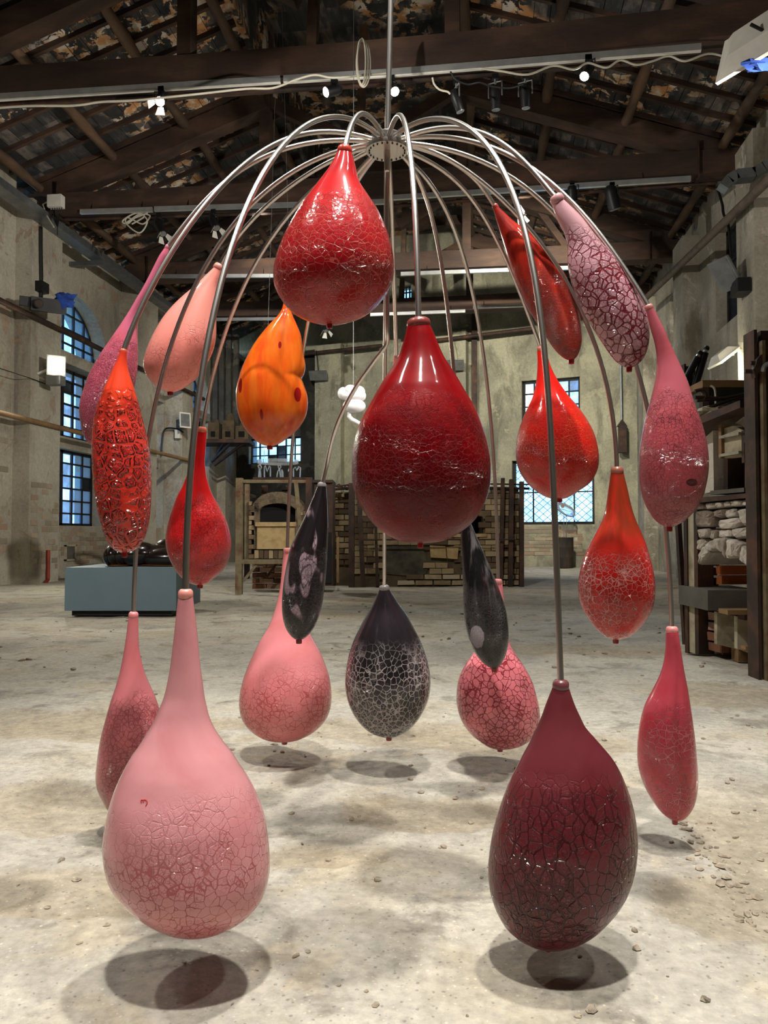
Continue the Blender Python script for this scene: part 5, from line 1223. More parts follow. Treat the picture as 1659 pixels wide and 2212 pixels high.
def catmull(rows, sub=5):
    rows = [np.array(r_, float) for r_ in rows]; out = []
    for i in range(len(rows) - 1):
        p0, p1, p2, p3 = rows[max(0, i - 1)], rows[i], rows[i + 1], rows[min(len(rows) - 1, i + 2)]
        t0 = 0; t1 = t0 + max(1e-3, np.linalg.norm(p1 - p0)) ** .5; t2 = t1 + np.linalg.norm(p2 - p1) ** .5; t3 = t2 + max(1e-3, np.linalg.norm(p3 - p2)) ** .5
        for q in range(sub):
            t = t1 + (t2 - t1) * q / sub
            if i == 0: A1 = p1
            else: A1 = (t1 - t) / (t1 - t0) * p0 + (t - t0) / (t1 - t0) * p1
            A2 = (t2 - t) / (t2 - t1) * p1 + (t - t1) / (t2 - t1) * p2
            A3 = p2 if i == len(rows) - 2 else (t3 - t) / (t3 - t2) * p2 + (t - t2) / (t3 - t2) * p3
            B1 = A2 if i == 0 else (t2 - t) / (t2 - t0) * A1 + (t - t0) / (t2 - t0) * A2
            B2 = A2 if i == len(rows) - 2 else (t3 - t) / (t3 - t1) * A2 + (t - t1) / (t3 - t1) * A3
            out.append((t2 - t) / (t2 - t1) * B1 + (t - t1) / (t2 - t1) * B2)
    out.append(rows[-1]); return out


VES = {}


def vessel(k, label, rows, bottom, mat, collar, dr=0.95, folds=(), nub=True, lean=0.0, group=None, hole=False, ext=True):
    d = ROD[k][0]; rows = [((a + b) / 2, y, (b - a) / 2) for y, a, b in rows]
    rows.append((bottom[0], bottom[1], 0.0))
    y0, y1 = rows[0][1], rows[-1][1]; kk = 1.0; N = 60; pxm = d / F
    for it in range(4):
        pts = catmull([(cx, y0 + (y - y0) * kk, hw) for cx, y, hw in rows], 5)
        vs = []; m = len(pts); hs = np.array([max(0, p[2]) for p in pts]); sg_ = 9 if k == 8 else 3
        ker = np.exp(-0.5 * (np.arange(-30, 31) / sg_) ** 2); ker /= ker.sum(); hd = np.convolve(np.pad(hs, 30, mode='reflect', reflect_type='odd'), ker, 'valid'); hd = np.clip(hd, 0, hs * 1.3 + 1e-6)
        for i, (cx, y, hw) in enumerate(pts):
            f = i / (m - 1); hw = max(hw, 0.0)
            c = P(cx, y, d) + FH * lean * f
            for n in range(N):
                th = 2 * math.pi * n / N; r = hw * pxm
                g = 1.0
                for (t0, wd, am, f0, f1) in folds:      # creases pressed into the soft glass
                    dd = math.atan2(math.sin(th - t0), math.cos(th - t0)); env = max(0.0, math.sin(math.pi * min(1, max(0, (f - f0) / (f1 - f0)))))
                    g -= am * env * math.exp(-(dd / wd) ** 2)
                vs.append(c + RT * r * g * math.cos(th) + FH * hd[i] * pxm * g * dr * math.sin(th))
        ymax = max(proj(p)[1] for p in vs)
        if not ext: break
        kk *= (y1 - y0) / (ymax - y0) * 0.9 + 0.1
    fs = [(i * N + n, i * N + (n + 1) % N, (i + 1) * N + (n + 1) % N, (i + 1) * N + n) for i in range(m - 1) for n in range(N)]
    fs.append(tuple(range(N - 1, -1, -1)))
    mb = MB(); mb.add(vs, fs)
    T = P(rows[0][0], rows[0][1], d); root = thing('glass_vessel', label, 'glass vessel', T, group)
    body = mb.obj('vessel_body', mat, root, smooth=True)
    nx = P(pts[8][0], pts[8][1], d) + FH * lean * 8 / m; ax = T - nx; ax /= np.linalg.norm(ax); r0 = rows[0][2] * pxm
    hgt = max(0.008, min(0.014, r0 * 0.9))
    cb = MB(); cb.lathe(T, ax, [(r0 * 0.9, -0.004), (r0 * 1.02, -0.001), (r0 * 1.04, hgt * 0.3), (r0 * 0.98, hgt * 0.7), (r0 * 0.75, hgt), (r0 * 0.35, hgt * 1.1)], 24)
    cb.obj('collar', collar, root, smooth=True)
    if nub:
        bt = P(bottom[0], y0 + (bottom[1] - y0) * kk, d) + FH * lean; rn = 6.5 * pxm
        mbn = MB(); mbn.lathe(bt + ZV * 0.012, -ZV, [(rn * 0.9, 0), (rn, 0.014), (rn * 0.9, 0.0195), (rn * 0.45, 0.02), (rn * 0.4, 0.016)], 14); n_ = mbn.obj('glass_tip', mNub, root, smooth=True)
    VES[k] = (root, body, T + ax * hgt * 0.9, ax, mb)
    return root


def zr(k, y, ytop, ybot):
    """height of pixel row y above the middle of vessel k (its own z axis)"""
    d = ROD[k][0]; return (P(829, y, d)[2]) - (P(829, ytop, d)[2] + P(829, ybot, d)[2]) / 2


L_ = lin
FR = -math.pi / 2
# 1 big pink vessel near left
m1 = crack_mat('pink_crackle', L_(216, 148, 152), L_(164, 50, 52), 38, 0.055, ztop=zr(1, 1690, 1285, 2030), zbot=zr(1, 1880, 1285, 2030), bump=0.55, base2=L_(206, 132, 136), fine=0.9, seed=3, wvar=0.7, amount=0.8)
cpink = plain_glass('pink_collar', L_(232, 150, 140))
vessel(1, 'biggest pink vessel with long tapering neck, near left, low over the floor', [(1287, 385.5, 416.7), (1376, 376, 426.5), (1429, 370, 431), (1469, 364, 436), (1509, 355, 441), (1535, 345, 446), (1562, 334, 453), (1588, 319, 465), (1615, 303, 482), (1641, 285, 501), (1668, 271, 517), (1708, 253, 542), (1740, 243, 556), (1773, 235.6, 568), (1826, 228.4, 577.7), (1879, 234, 581.7), (1905, 242, 581), (1932, 259.5, 576), (1958, 281, 566), (1985, 308.5, 544.5), (2011, 350, 507), (2024.5, 385, 473)], (430, 2029.5), m1, cpink, 0.85)
# 2 burgundy front right
m2 = crack_mat('burgundy_crackle', L_(104, 44, 50), L_(60, 8, 14), 34, 0.075, ztop=zr(2, 1640, 1484, 2055), zbot=zr(2, 1800, 1484, 2055), bump=1.0, base2=L_(94, 32, 38), fine=0.7, seed=8, wvar=0.5, stretch=0.8, amount=0.9, coat=0.6)
vessel(2, 'dark burgundy crackled vessel hanging lowest at the near right', [(1484.5, 1194, 1228.5), (1505, 1186, 1235), (1527, 1178, 1243), (1549, 1170.5, 1253), (1571.5, 1161.6, 1264), (1594, 1151.5, 1283), (1616, 1141.5, 1302), (1638, 1130, 1320), (1661, 1119, 1334), (1683, 1108, 1344), (1728, 1090, 1360), (1772, 1075.7, 1369), (1820, 1063.5, 1372.7), (1876, 1056, 1366.7), (1921, 1056.8, 1353), (1954, 1063.5, 1335.5), (1987.6, 1076.8, 1309), (2010, 1091, 1288.7), (2032, 1116, 1257.5), (2048, 1145, 1226)], (1184, 2055.6), m2, plain_glass('burgundy_collar', L_(112, 62, 66)), 0.85)
# 3 dark red centre front
m3 = crack_mat('dark_red_crackle', L_(136, 9, 15), L_(158, 46, 50), 58, 0.05, ztop=zr(3, 860, 704, 1176), zbot=zr(3, 960, 704, 1176), bump=0.8, base2=L_(100, 5, 11), fine=0.35, seed=14, wvar=0.5, amount=0.55, coat=0.4)
vessel(3, 'large dark red teardrop vessel hanging foremost at mid height in the centre', [(704, 879.6, 930), (721, 876, 937.7), (745, 869, 947.5), (770, 861, 958.5), (794, 847, 973), (819, 830, 989), (843, 815.7, 1002.4), (880, 795, 1024), (916, 776.6, 1039), (953, 765.6, 1050), (1002, 760, 1058.5), (1050, 762.5, 1057.3), (1087, 775.4, 1046.4), (1124, 799.8, 1024.4), (1148, 825.4, 996.3), (1167.7, 862, 960)], (908, 1175), m3, plain_glass('maroon_collar', L_(140, 62, 58)), 0.92)
# 4 red top centre
m4 = crack_mat('red_crackle', L_(196, 34, 38), L_(226, 98, 84), 44, 0.06, ztop=zr(4, 430, 330, 704), zbot=zr(4, 520, 330, 704), bump=0.9, base2=L_(176, 24, 34), fine=0.35, seed=21, wvar=0.4, amount=0.8)
vessel(4, 'bright red crackled vessel hanging highest, just left of the hub', [(330, 728, 760), (360, 713, 768.3), (393, 690, 776.5), (425, 665.8, 796), (458, 644.6, 817), (490, 626.7, 831.8), (523, 610.5, 843), (555.5, 599, 849.7), (588, 591.6, 851.3), (621, 593.5, 843), (653, 610.5, 820.4), (679, 636.5, 791), (696, 676, 748)], (712, 703.5), m4, plain_glass('red_collar', L_(206, 62, 44)), 0.92)
# 5 mauve pink far left
m5 = crack_mat('mauve_fine_crackle', L_(214, 112, 140), L_(182, 66, 92), 95, 0.1, ztop=zr(5, 720, 530, 965), zbot=zr(5, 800, 530, 965), bump=0.9, base2=L_(206, 96, 116), fine=0.5, seed=31, wvar=0.3, amount=0.7)
vessel(5, 'slanting mauve pink vessel with long drawn neck, farthest left and behind', [(536, 355.5, 366), (552, 344.4, 364), (576, 332.4, 352.9), (600.5, 320, 344), (625, 307, 332), (649, 292.6, 318), (673, 279, 305), (697, 263.7, 297.5), (721, 248, 296), (745, 232.3, 297), (769, 216.7, 297), (793, 203.4, 295.5), (817.5, 191, 292), (842, 183, 286.6), (866, 175.7, 281), (890, 173.3, 275), (914, 175.7, 263), (938, 181, 246), (955, 189, 230)], (206, 966), m5, plain_glass('pink_collar_b', L_(216, 130, 150)), 0.85)
# 6 red-orange textured
m6 = crack_mat('vermilion_wrinkled', L_(232, 70, 40), L_(206, 56, 44), 26, 0.16, ztop=zr(6, 850, 762, 1196), zbot=zr(6, 930, 762, 1196), bump=1.6, base2=L_(196, 44, 40), fine=0.8, seed=43, wvar=0.4, amount=0.8)
vessel(6, 'long vermilion vessel with deeply wrinkled skin at the left', [(762, 258.3, 273.5), (776.5, 253.8, 273.5), (799, 244, 276.4), (822, 234.6, 283.2), (844, 225.5, 290), (867, 217.6, 296.7), (889.5, 210, 302.4), (923, 205, 310.3), (957, 202.5, 318.2), (991, 203, 322.3), (1025, 204.7, 323.9), (1059, 207.5, 323.9), (1093, 212, 322.7), (1127, 220, 319.3), (1161, 230, 310.3), (1179, 240.2, 300), (1189, 250, 289)], (269, 1196), m6, plain_glass('vermilion_collar', L_(222, 92, 64)), 1.15, [(FR - 0.3, 0.16, 0.1, 0.05, 0.7)])
# 7 pale salmon
m7 = crack_mat('salmon_faint_crackle', L_(246, 158, 146), L_(214, 104, 96), 38, 0.035, ztop=zr(7, 700, 581, 848), zbot=zr(7, 780, 581, 848), bump=0.4, base2=L_(244, 146, 134), fine=0.8, seed=52, wvar=0.9, amount=0.7)
vessel(7, 'pale salmon smooth vessel slanting behind two steel arms, upper left', [(581, 459, 483), (600, 440, 477), (620, 420.6, 471), (641, 396.4, 469), (665, 372.3, 467.6), (689.5, 353, 466.8), (713.6, 338.6, 466.4), (738, 326.5, 464), (762, 316.9, 456.7), (786, 311.6, 444.7), (805, 314.5, 432.6), (824.5, 326.5, 414.5), (839, 343.4, 394), (845.5, 357, 380)], (368, 848.5), m7, plain_glass('salmon_collar', L_(214, 138, 126)), 0.85, [(FR + 0.15, 0.22, 0.13, 0.0, 0.8)])
# 8 orange with red spots
def c8(t, v, v0, Z, bc):
    st = noise(t, coords(t, 'obj', (14, 14, 3.5)), 2.2, 5, 0.6, 0.4)
    return mixc(t, 0.6, bc, ramp(t, st, [(0.32, L_(214, 62, 20)), (0.5, L_(228, 106, 22)), (0.68, L_(232, 138, 40))]))
d8 = ROD[8][0]; sp8 = []
for (x, y, rx, ry) in ((530, 841, 5.5, 16.5), (616, 757, 3.3, 8), (652, 861, 6, 16), (579, 905, 3.5, 11.5)):
    dx = (x - 588) / F * d8; sp8.append((dx * RT[0], zr(8, y, 660, 966), rx / F * d8, ry / F * d8, L_(150, 18, 18)))
m8 = crack_mat('orange_spotted', L_(226, 92, 24), L_(236, 150, 90), 70, 0.05, ztop=zr(8, 900, 660, 966), zbot=zr(8, 990, 660, 966), bump=0.5, base2=L_(214, 74, 22), fine=0.5, seed=61, custom=c8, spots=sp8, amount=0.4, transl=0.25)
vessel(8, 'translucent orange vessel with dark red oval spots and a dent in its right side', [(656, 612, 625), (670, 608, 628), (685, 597.8, 634), (704, 579.7, 642.4), (723, 564, 649.6), (745, 548.3, 653), (769, 535, 656.8), (793, 524.2, 659.7), (808, 519, 656.5), (817, 517, 652), (829, 513.4, 655.5), (853, 510.2, 663.6), (877.5, 511.7, 664.5), (902, 517, 659.2), (926, 529, 643.6), (945, 544.7, 621.9), (959, 563, 602)], (583, 965.5), m8, plain_glass('orange_collar', L_(214, 96, 50)), 0.8, [(FR + 0.2, 0.3, 0.08, 0.1, 0.95)])
# 9 red left small
m9 = crack_mat('scarlet_crackle', L_(208, 26, 28), L_(140, 10, 14), 62, 0.09, ztop=zr(9, 1060, 932, 1266), zbot=zr(9, 1120, 932, 1266), bump=0.9, base2=L_(190, 24, 28), fine=0.3, seed=73, wvar=0.6, amount=0.8)
vessel(9, 'scarlet bottle-necked vessel behind the neck of the biggest pink vessel', [(931.7, 426.4, 446.7), (970.5, 420, 444), (997, 415, 442.3), (1015, 408.8, 444), (1032, 401.7, 446.7), (1050, 394.7, 452), (1067.5, 385, 458), (1085, 378, 467.8), (1103, 371.7, 477.5), (1120, 366.4, 486.3), (1147, 360.8, 495), (1164.5, 359, 498), (1182, 360.3, 498.7), (1200, 364.7, 496), (1217, 371.7, 490.7), (1235, 382.3, 479.3), (1249, 394.7, 461.6), (1260, 411, 448)], (432, 1265.5), m9, plain_glass('scarlet_collar', L_(216, 110, 84)), 0.85, [(FR - 0.12, 0.14, 0.06, 0.2, 0.9)])
# 10 dusty rose
m10 = crack_mat('dusty_rose_crackle', L_(208, 120, 126), L_(160, 66, 74), 48, 0.07, ztop=zr(10, 1480, 1331, 1767), zbot=zr(10, 1540, 1331, 1767), bump=1.0, base2=L_(200, 108, 112), fine=0.8, seed=84, wvar=0.6, amount=0.7)
vessel(10, 'dusty rose vessel half hidden behind the biggest pink vessel', [(1331, 278, 298.4), (1376, 272.7, 299), (1403, 268.7, 300.6), (1429, 264, 305.3), (1456, 258.7, 312.5), (1482, 251.5, 323), (1509, 242.2, 334.5), (1535, 234.8, 343), (1562, 227.6, 349.6), (1588, 221, 355), (1615, 216.2, 359), (1641, 213, 360), (1668, 210.4, 359), (1694, 211.7, 355), (1720, 221, 343), (1746, 234, 319), (1760, 249, 298)], (272, 1767), m10, plain_glass('rose_collar', L_(220, 130, 132)), 0.9)
# 11 salmon pink
m11 = crack_mat('salmon_pink_crackle', L_(232, 142, 146), L_(180, 52, 54), 30, 0.06, ztop=zr(11, 1400, 1191, 1605), zbot=zr(11, 1510, 1191, 1605), bump=0.5, base2=L_(226, 130, 132), fine=0.9, seed=95, wvar=0.85, amount=0.75)
vessel(11, 'salmon pink long-necked vessel, its neck partly behind the black agate one', [(1191.5, 612.4, 629.4), (1228, 609, 633), (1271, 604.7, 638.7), (1299, 599, 644.4), (1327.5, 590.6, 651.5), (1356, 579, 662.8), (1384, 562, 677), (1412.5, 548, 692.6), (1441, 535.3, 704), (1469, 525.4, 712.4), (1497, 519, 716), (1526, 517.5, 715), (1554, 524, 705.3), (1577, 541, 685.5), (1594, 566.5, 657), (1601, 590, 636)], (614.6, 1604.5), m11, plain_glass('salmon_collar_b', L_(230, 140, 140)), 0.85)
# 12 black agate
def c12(t, v, v0, Z, bc):
    n1 = noise(t, coords(t, 'obj', (9, 9, 3.2)), 1.3, 4, 0.5, 1.2)
    rings = mapr(t, mth(t, 'PINGPONG', mth(t, 'MULTIPLY', n1, 9.0), 0.5), 0.33, 0.45)
    zone = mapr(t, noise(t, coords(t, 'obj', (7, 7, 3.5)), 1.6, 2, 0.5, 0.6), 0.53, 0.57)
    return mixc(t, mth(t, 'MULTIPLY', zone, mth(t, 'SUBTRACT', 1.0, mth(t, 'MULTIPLY', rings, 0.75))), bc, L_(150, 128, 136))
m12 = crack_mat('black_agate', L_(26, 23, 25), L_(70, 62, 66), 60, 0.05, ztop=zr(12, 1180, 1051, 1384), zbot=zr(12, 1260, 1051, 1384), bump=1.2, fine=0.7, seed=5.3, custom=c12, amount=0.6, edge_rough=0.03)
vessel(12, 'slim black vessel with grey-pink agate rings, left of the centre', [(1051, 685.5, 704.5), (1087, 671.3, 707.6), (1121, 657, 709), (1157.5, 640, 709.6), (1186, 628.8, 708.7), (1228, 620.3, 706.7), (1271, 614, 703), (1313, 612.4, 696.8), (1341.6, 616, 688.3), (1364, 624.6, 677), (1378.5, 637.3, 662.8)], (650, 1384.5), m12, plain_glass('grey_collar', L_(150, 148, 146)), 1.1, [(FR + 0.35, 0.16, 0.14, 0.02, 0.98)], lean=-0.05)
# 13 black crackle
m13 = crack_mat('black_white_crackle', L_(28, 25, 28), L_(188, 180, 178), 36, 0.085, ztop=zr(13, 1370, 1274, 1594), zbot=zr(13, 1440, 1274, 1594), bump=0.7, base2=L_(40, 36, 40), fine=0.8, seed=6.1, wvar=0.5, stretch=0.85, neck=L_(44, 38, 44), amount=0.85)
vessel(13, 'black vessel covered in white crackle lines, in the centre below the dark red one', [(1273.6, 819.5, 841.3), (1299, 807.3, 858), (1327.5, 791.7, 878), (1356, 776.7, 893.7), (1384, 763.4, 908), (1412.5, 754, 919), (1455, 746.4, 929), (1483, 745.8, 929.7), (1511.6, 750.6, 924.9), (1540, 762, 912), (1562.6, 777.5, 896.5), (1579.6, 796, 878), (1590, 819, 857)], (840, 1594.5), m13, plain_glass('grey_collar_b', L_(140, 136, 134)), 0.88)
# 14 smoky black
d14 = ROD[14][0]
def c14(t, v, v0, Z, bc):
    sx = t.nodes.new('ShaderNodeSeparateXYZ'); t.links.new(v0, sx.inputs[0])
    st = noise(t, coords(t, 'obj', (30, 30, 4)), 1.5, 5, 0.6)
    bc = mixc(t, mth(t, 'MULTIPLY', mapr(t, st, 0.45, 0.7), mapr(t, Z, zr(14, 1330, 1115, 1446), zr(14, 1200, 1115, 1446))), bc, L_(112, 108, 110))
    dx = mth(t, 'SUBTRACT', sx.outputs['X'], 34 / F * d14); red = mth(t, 'MULTIPLY', mapr(t, mth(t, 'ABSOLUTE', dx), 0.006, 0.02, 1, 0), mapr(t, Z, zr(14, 1250, 1115, 1446), zr(14, 1290, 1115, 1446), 1, 0))
    bc = mixc(t, mth(t, 'MULTIPLY', red, 0.75), bc, L_(122, 34, 44))
    q = mth(t, 'ADD', mth(t, 'POWER', mth(t, 'DIVIDE', mth(t, 'ADD', sx.outputs['X'], 16 / F * d14), 15 / F * d14), 2.0), mth(t, 'POWER', mth(t, 'DIVIDE', mth(t, 'SUBTRACT', Z, zr(14, 1372, 1115, 1446)), 27 / F * d14), 2.0))
    q = mth(t, 'ADD', q, mth(t, 'MULTIPLY', mth(t, 'SUBTRACT', noise(t, v, 60, 4), 0.5), 1.4))
    return mixc(t, mth(t, 'MULTIPLY', mapr(t, q, 0.8, 1.05, 1, 0), mapr(t, sx.outputs['Y'], -0.01, 0.0, 1, 0)), bc, L_(140, 132, 142))
m14 = crack_mat('smoky_black', L_(22, 22, 24), L_(60, 58, 60), 70, 0.05, ztop=zr(14, 1260, 1115, 1446), zbot=zr(14, 1330, 1115, 1446), bump=0.6, fine=0.6, seed=7.7, custom=c14, amount=0.6, edge_rough=0.04)
vessel(14, 'smoky black vessel with a red streak and one pale patch, right of the centre', [(1112, 997, 1009), (1136, 995.5, 1020), (1163, 995.4, 1031), (1199, 997.3, 1046.8), (1235, 999, 1063), (1271, 1000.5, 1077.6), (1307, 1000.5, 1090), (1344, 1004, 1096.7), (1380, 1012.4, 1098), (1409, 1025, 1093.8), (1430, 1041.4, 1084.8), (1441, 1056, 1077)], (1068, 1446), m14, plain_glass('grey_collar_c', L_(150, 146, 146)), 1.1, [(FR + 0.25, 0.18, 0.08, 0.1, 0.9)])
# 15 pink strong crackle
m15 = crack_mat('pink_red_crackle', L_(238, 138, 150), L_(136, 16, 30), 32, 0.075, ztop=zr(15, 1380, 1259, 1620), zbot=zr(15, 1420, 1259, 1620), bump=0.8, base2=L_(232, 126, 136), fine=0.7, seed=9.4, wvar=0.6, amount=0.9)
vessel(15, 'pink vessel with strong dark red cracks, behind the smoky black one', [(1259, 1067, 1085), (1300, 1064, 1089), (1345, 1054, 1091), (1380, 1042, 1099), (1398, 1030, 1104.7), (1416, 1019.7, 1115.5), (1434, 1007, 1128), (1470, 990.7, 1148), (1506, 986, 1159), (1535, 989, 1165), (1560.6, 998, 1165.4), (1586, 1016, 1157), (1607.6, 1043, 1131), (1616, 1058, 1110)], (1080, 1620), m15, plain_glass('pink_collar_c', L_(216, 140, 136)), 0.85, [(FR + 0.05, 0.18, 0.1, 0.2, 0.95)])
# 16 red upright
m16 = crack_mat('tomato_crackle', L_(224, 34, 24), L_(238, 96, 56), 56, 0.05, ztop=zr(16, 860, 757, 1080), zbot=zr(16, 930, 757, 1080), bump=0.8, base2=L_(206, 26, 24), fine=0.6, seed=10.2, wvar=0.5, amount=0.75)
vessel(16, 'bright tomato red vessel before the back window, behind a steel arm', [(757, 1160, 1179), (795, 1160.5, 1191), (823, 1158.5, 1205), (854, 1151.7, 1225.6), (881, 1139.7, 1248), (909, 1127.6, 1266.8), (936, 1119, 1280.6), (967, 1115, 1289), (995, 1116.3, 1291.6), (1019, 1124, 1287.5), (1043, 1139.7, 1273.7), (1063, 1162, 1246), (1075, 1184, 1226)], (1208, 1079.5), m16, plain_glass('tomato_collar', L_(206, 110, 92)), 0.9, [(FR - 0.1, 0.35, 0.07, 0.25, 0.8)])
# 17 red-brown slanting
def c17(t, v, v0, Z, bc):
    st = noise(t, coords(t, 'obj', (26, 26, 5)), 1.4, 5, 0.6, 0.3)
    return mixc(t, 0.65, bc, ramp(t, st, [(0.34, L_(112, 30, 30)), (0.52, L_(170, 40, 26)), (0.68, L_(196, 60, 32))]))
m17 = crack_mat('brown_red_streaked', L_(168, 40, 30), L_(196, 90, 70), 90, 0.07, ztop=zr(17, 560, 446, 780), zbot=zr(17, 720, 446, 780), bump=1.0, fine=0.6, seed=11.9, custom=c17, amount=0.4, edge_rough=0.03)
vessel(17, 'slanting brown-red streaked vessel behind a steel arm, upper right', [(447, 1064, 1077), (476, 1072.7, 1107), (503, 1081, 1139.7), (537.5, 1091.6, 1177.5), (572, 1102, 1205), (606, 1114, 1225.6), (641, 1128.7, 1239.3), (675, 1146.5, 1250), (709, 1169, 1255), (737, 1186, 1256.5), (761, 1204, 1251), (775, 1221, 1242)], (1234, 780), m17, plain_glass('brown_red_collar', L_(168, 70, 60)), 0.75, [(FR + 0.3, 0.2, 0.2, 0.0, 0.9)])
# 18 pale pink strong crackle
m18 = crack_mat('pale_pink_crackle', L_(214, 164, 172), L_(120, 14, 30), 36, 0.1, ztop=zr(18, 500, 430, 797), zbot=zr(18, 560, 430, 797), bump=0.8, base2=L_(204, 150, 162), fine=0.6, seed=12.6, wvar=0.7, amount=0.95)
vessel(18, 'pale pink vessel with dark red cracks, slanting highest on the right', [(434, 1190.5, 1220.4), (469, 1201.5, 1254.8), (503, 1218.7, 1280.6), (531, 1226.3, 1303), (565, 1226.6, 1332), (599, 1232.5, 1352.8), (634, 1244.5, 1373.4), (668, 1260, 1390.6), (702.5, 1278.9, 1400.9), (730, 1296, 1401.6), (757, 1313, 1397.4), (778, 1328.7, 1387), (790, 1345, 1373)], (1359, 796), m18, plain_glass('pale_pink_collar', L_(206, 150, 154)), 0.72)
# 19 mauve right
sp19 = [((1478 - 1454) / F * ROD[19][0] * RT[0], zr(19, 1046, 666, 1140), 13 / F * 1.64, 8 / F * 1.64, L_(84, 34, 40))]
m19 = crack_mat('mauve_rose_crackle', L_(186, 94, 106), L_(132, 40, 52), 70, 0.08, ztop=zr(19, 840, 666, 1140), zbot=zr(19, 920, 666, 1140), bump=0.9, base2=L_(170, 74, 82), fine=0.6, seed=13.3, wvar=0.6, amount=0.6, spots=sp19)
vessel(19, 'mauve rose vessel with curved swan neck and a dark smudge, far right', [(666, 1393.6, 1411.7), (687, 1400, 1422), (710.5, 1405.8, 1434), (734, 1412.9, 1443.4), (757.5, 1417.6, 1454), (781, 1420, 1464.6), (804.5, 1418.3, 1475), (828, 1415, 1484.5), (851.5, 1409.3, 1491.6), (875, 1403.5, 1498.6), (898.5, 1397.6, 1506.9), (934, 1390, 1517.4), (969, 1385, 1524.5), (1004, 1383.5, 1526.8), (1039.5, 1384, 1523.3), (1075, 1390.5, 1514), (1098, 1400, 1502), (1122, 1415, 1481), (1135, 1432, 1461)], (1446, 1140.5), m19, plain_glass('mauve_collar', L_(200, 128, 122)), 0.9)
# 20 red with white crackle
m20 = crack_mat('red_white_crackle', L_(206, 44, 36), L_(236, 164, 158), 46, 0.085, ztop=zr(20, 1170, 1020, 1384), zbot=zr(20, 1240, 1020, 1384), bump=0.9, base2=L_(192, 32, 32), fine=0.8, seed=15.1, wvar=0.7, neck=L_(140, 48, 26), amount=0.85)
vessel(20, 'red vessel with white crackle lines and a brownish neck, right of the long steel arm', [(1020.5, 1319.8, 1346.3), (1056, 1314.8, 1355), (1085, 1311, 1361), (1114.5, 1304.6, 1369), (1144, 1291.3, 1381), (1173, 1276.6, 1392.7), (1203, 1263.4, 1401.5), (1232, 1255.5, 1408), (1261.5, 1250.8, 1411.8), (1291, 1252.5, 1411), (1314, 1259, 1406), (1338, 1272, 1394), (1358.4, 1288.4, 1378), (1375, 1307, 1358)], (1330, 1383.5), m20, plain_glass('brown_collar', L_(150, 88, 74)), 0.88, [(FR - 0.05, 0.17, 0.14, 0.05, 0.95)])
# 21 raspberry
m21 = crack_mat('raspberry_crackle', L_(212, 84, 100), L_(230, 140, 144), 36, 0.05, ztop=zr(21, 1500, 1365, 1774), zbot=zr(21, 1560, 1365, 1774), bump=1.0, base2=L_(194, 58, 74), fine=0.5, seed=16.8, wvar=0.7, amount=0.6)
vessel(21, 'raspberry pink long-necked vessel hanging low at the far right', [(1365, 1439, 1464.6), (1416, 1436.7, 1471.8), (1452, 1429.5, 1477), (1488, 1414, 1483.7), (1524.5, 1395.8, 1488.8), (1560.6, 1386, 1493.5), (1597, 1380.7, 1497.8), (1633, 1379.6, 1500.7), (1669, 1383, 1503.3), (1705, 1395.8, 1502.5), (1734, 1412, 1497), (1756, 1429, 1486), (1768, 1444, 1476)], (1458, 1774), m21, plain_glass('raspberry_collar', L_(222, 140, 138)), 1.05, [(FR + 0.1, 0.18, 0.12, 0.05, 0.9)])
# 22 hidden behind the dark red one, only its collar shows
vessel(22, 'pink collar of a vessel hidden behind the large dark red one', [(773, 850, 863), (800, 848, 866), (850, 838, 878), (900, 828, 890), (940, 826, 892), (975, 838, 880)], (858, 990), m7, plain_glass('pink_collar_d', L_(220, 150, 148)), 0.9, ext=False)

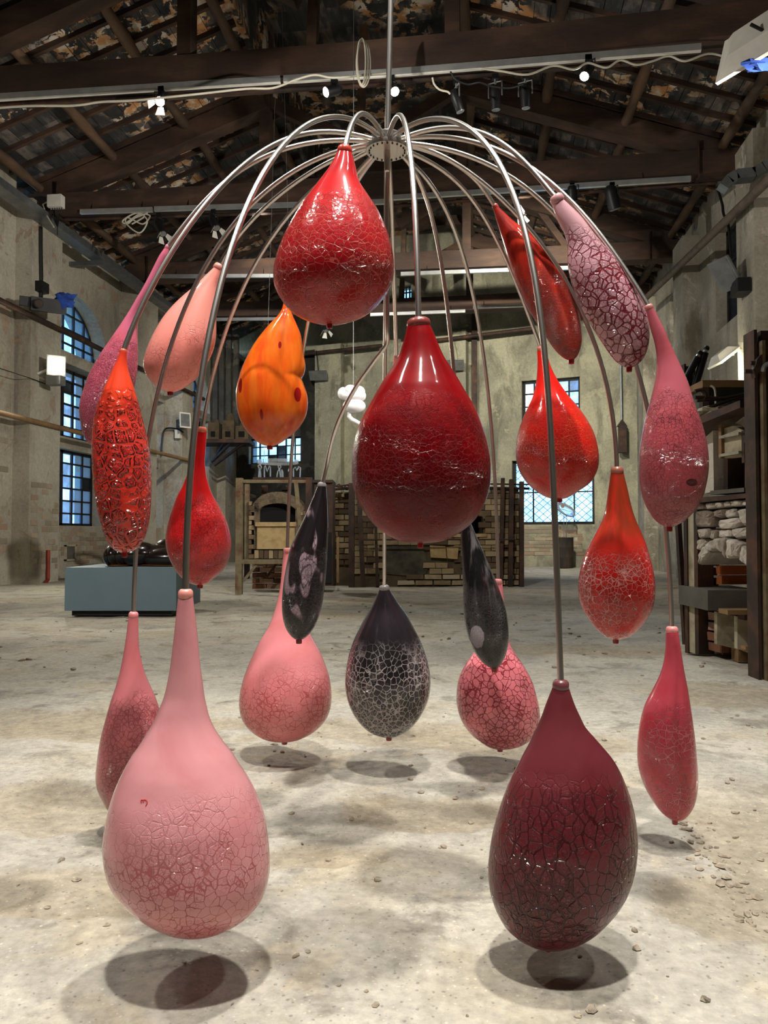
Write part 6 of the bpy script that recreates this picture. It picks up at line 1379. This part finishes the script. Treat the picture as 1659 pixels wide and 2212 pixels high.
# curved steel arms
from math import comb
def bez(cp, n=40):
    m = len(cp) - 1
    return [sum(comb(m, i) * (1 - t) ** (m - i) * t ** i * cp[i] for i in range(m + 1)) for t in np.linspace(0, 1, n)]
RR = 0.0057
for k, (d, cps) in ROD.items():
    root, body, T, ax, _ = VES[k]
    Tin = T - ax * 0.006
    if k == 12:
        a = HUB + np.array([0.0, 0.035, 0.005]); pts = [a, HUB + FH * 0.08 - ZV * 0.1, P(836.5, 560, 2.0), P(836.5, 700, 2.03), P(836.5, 738, 2.05), P(826, 757, 2.06), P(806, 783, 2.08), P(778, 822, 2.1), P(752, 866, 2.13), P(732, 908, 2.15), P(716, 958, 2.18), P(706, 1005, 2.2), Tin]
        q = []
        for i in range(len(pts) - 1):
            p0, p1, p2, p3 = pts[max(0, i - 1)], pts[i], pts[i + 1], pts[min(len(pts) - 1, i + 2)]
            for s in range(5):
                t = s / 5; q.append(0.5 * ((2 * p1) + (-p0 + p2) * t + (2 * p0 - 5 * p1 + 4 * p2 - p3) * t * t + (-p0 + 3 * p1 - 3 * p2 + p3) * t ** 3))
        q.append(Tin); pts = q
    else:
        o = Tin - HUB; o[2] = 0; R0 = np.linalg.norm(o); o /= R0
        if cps is None: cps = [(0.15, 0.02), (0.3, 0), (R0 * 0.9, -0.1), (R0, -0.2)]
        cp = [HUB + o * 0.04 + ZV * 0.016] + [HUB + o * r_ + ZV * (z_ + 0.004) for r_, z_ in cps] + [Tin]
        pts = bez(cp)
    MB().tube(pts, RR, 12).obj('curved_arm', mRod, fr, smooth=True)

# the little red mark, like a 3 lying on its side, drawn on the big pink vessel
root, body, *_r = VES[1]; mb1 = _r[2]
bvh = BVHTree.FromPolygons([tuple(p) for p in mb1.v], mb1.f)
mark = [(306, 1734), (305, 1729), (309, 1728), (310, 1733), (309.5, 1729), (313, 1727.5), (317.5, 1730), (318, 1736), (315, 1741)]
pts = []
for x, y in catmull(mark, 4):
    dr_ = ray(x, y); dr_ = dr_ / np.linalg.norm(dr_); h = bvh.ray_cast(Vector(CP), Vector(dr_))
    if h[0] is not None: pts.append(np.array(h[0]) + np.array(h[1]) * (0.0004 if Vector(h[1]).dot(Vector(dr_)) < 0 else -0.0004))
if len(pts) > 3: MB().tube(pts, 0.0007, 6).obj('painted_mark', plain_glass('red_paint_mark', L_(190, 40, 40)), body)
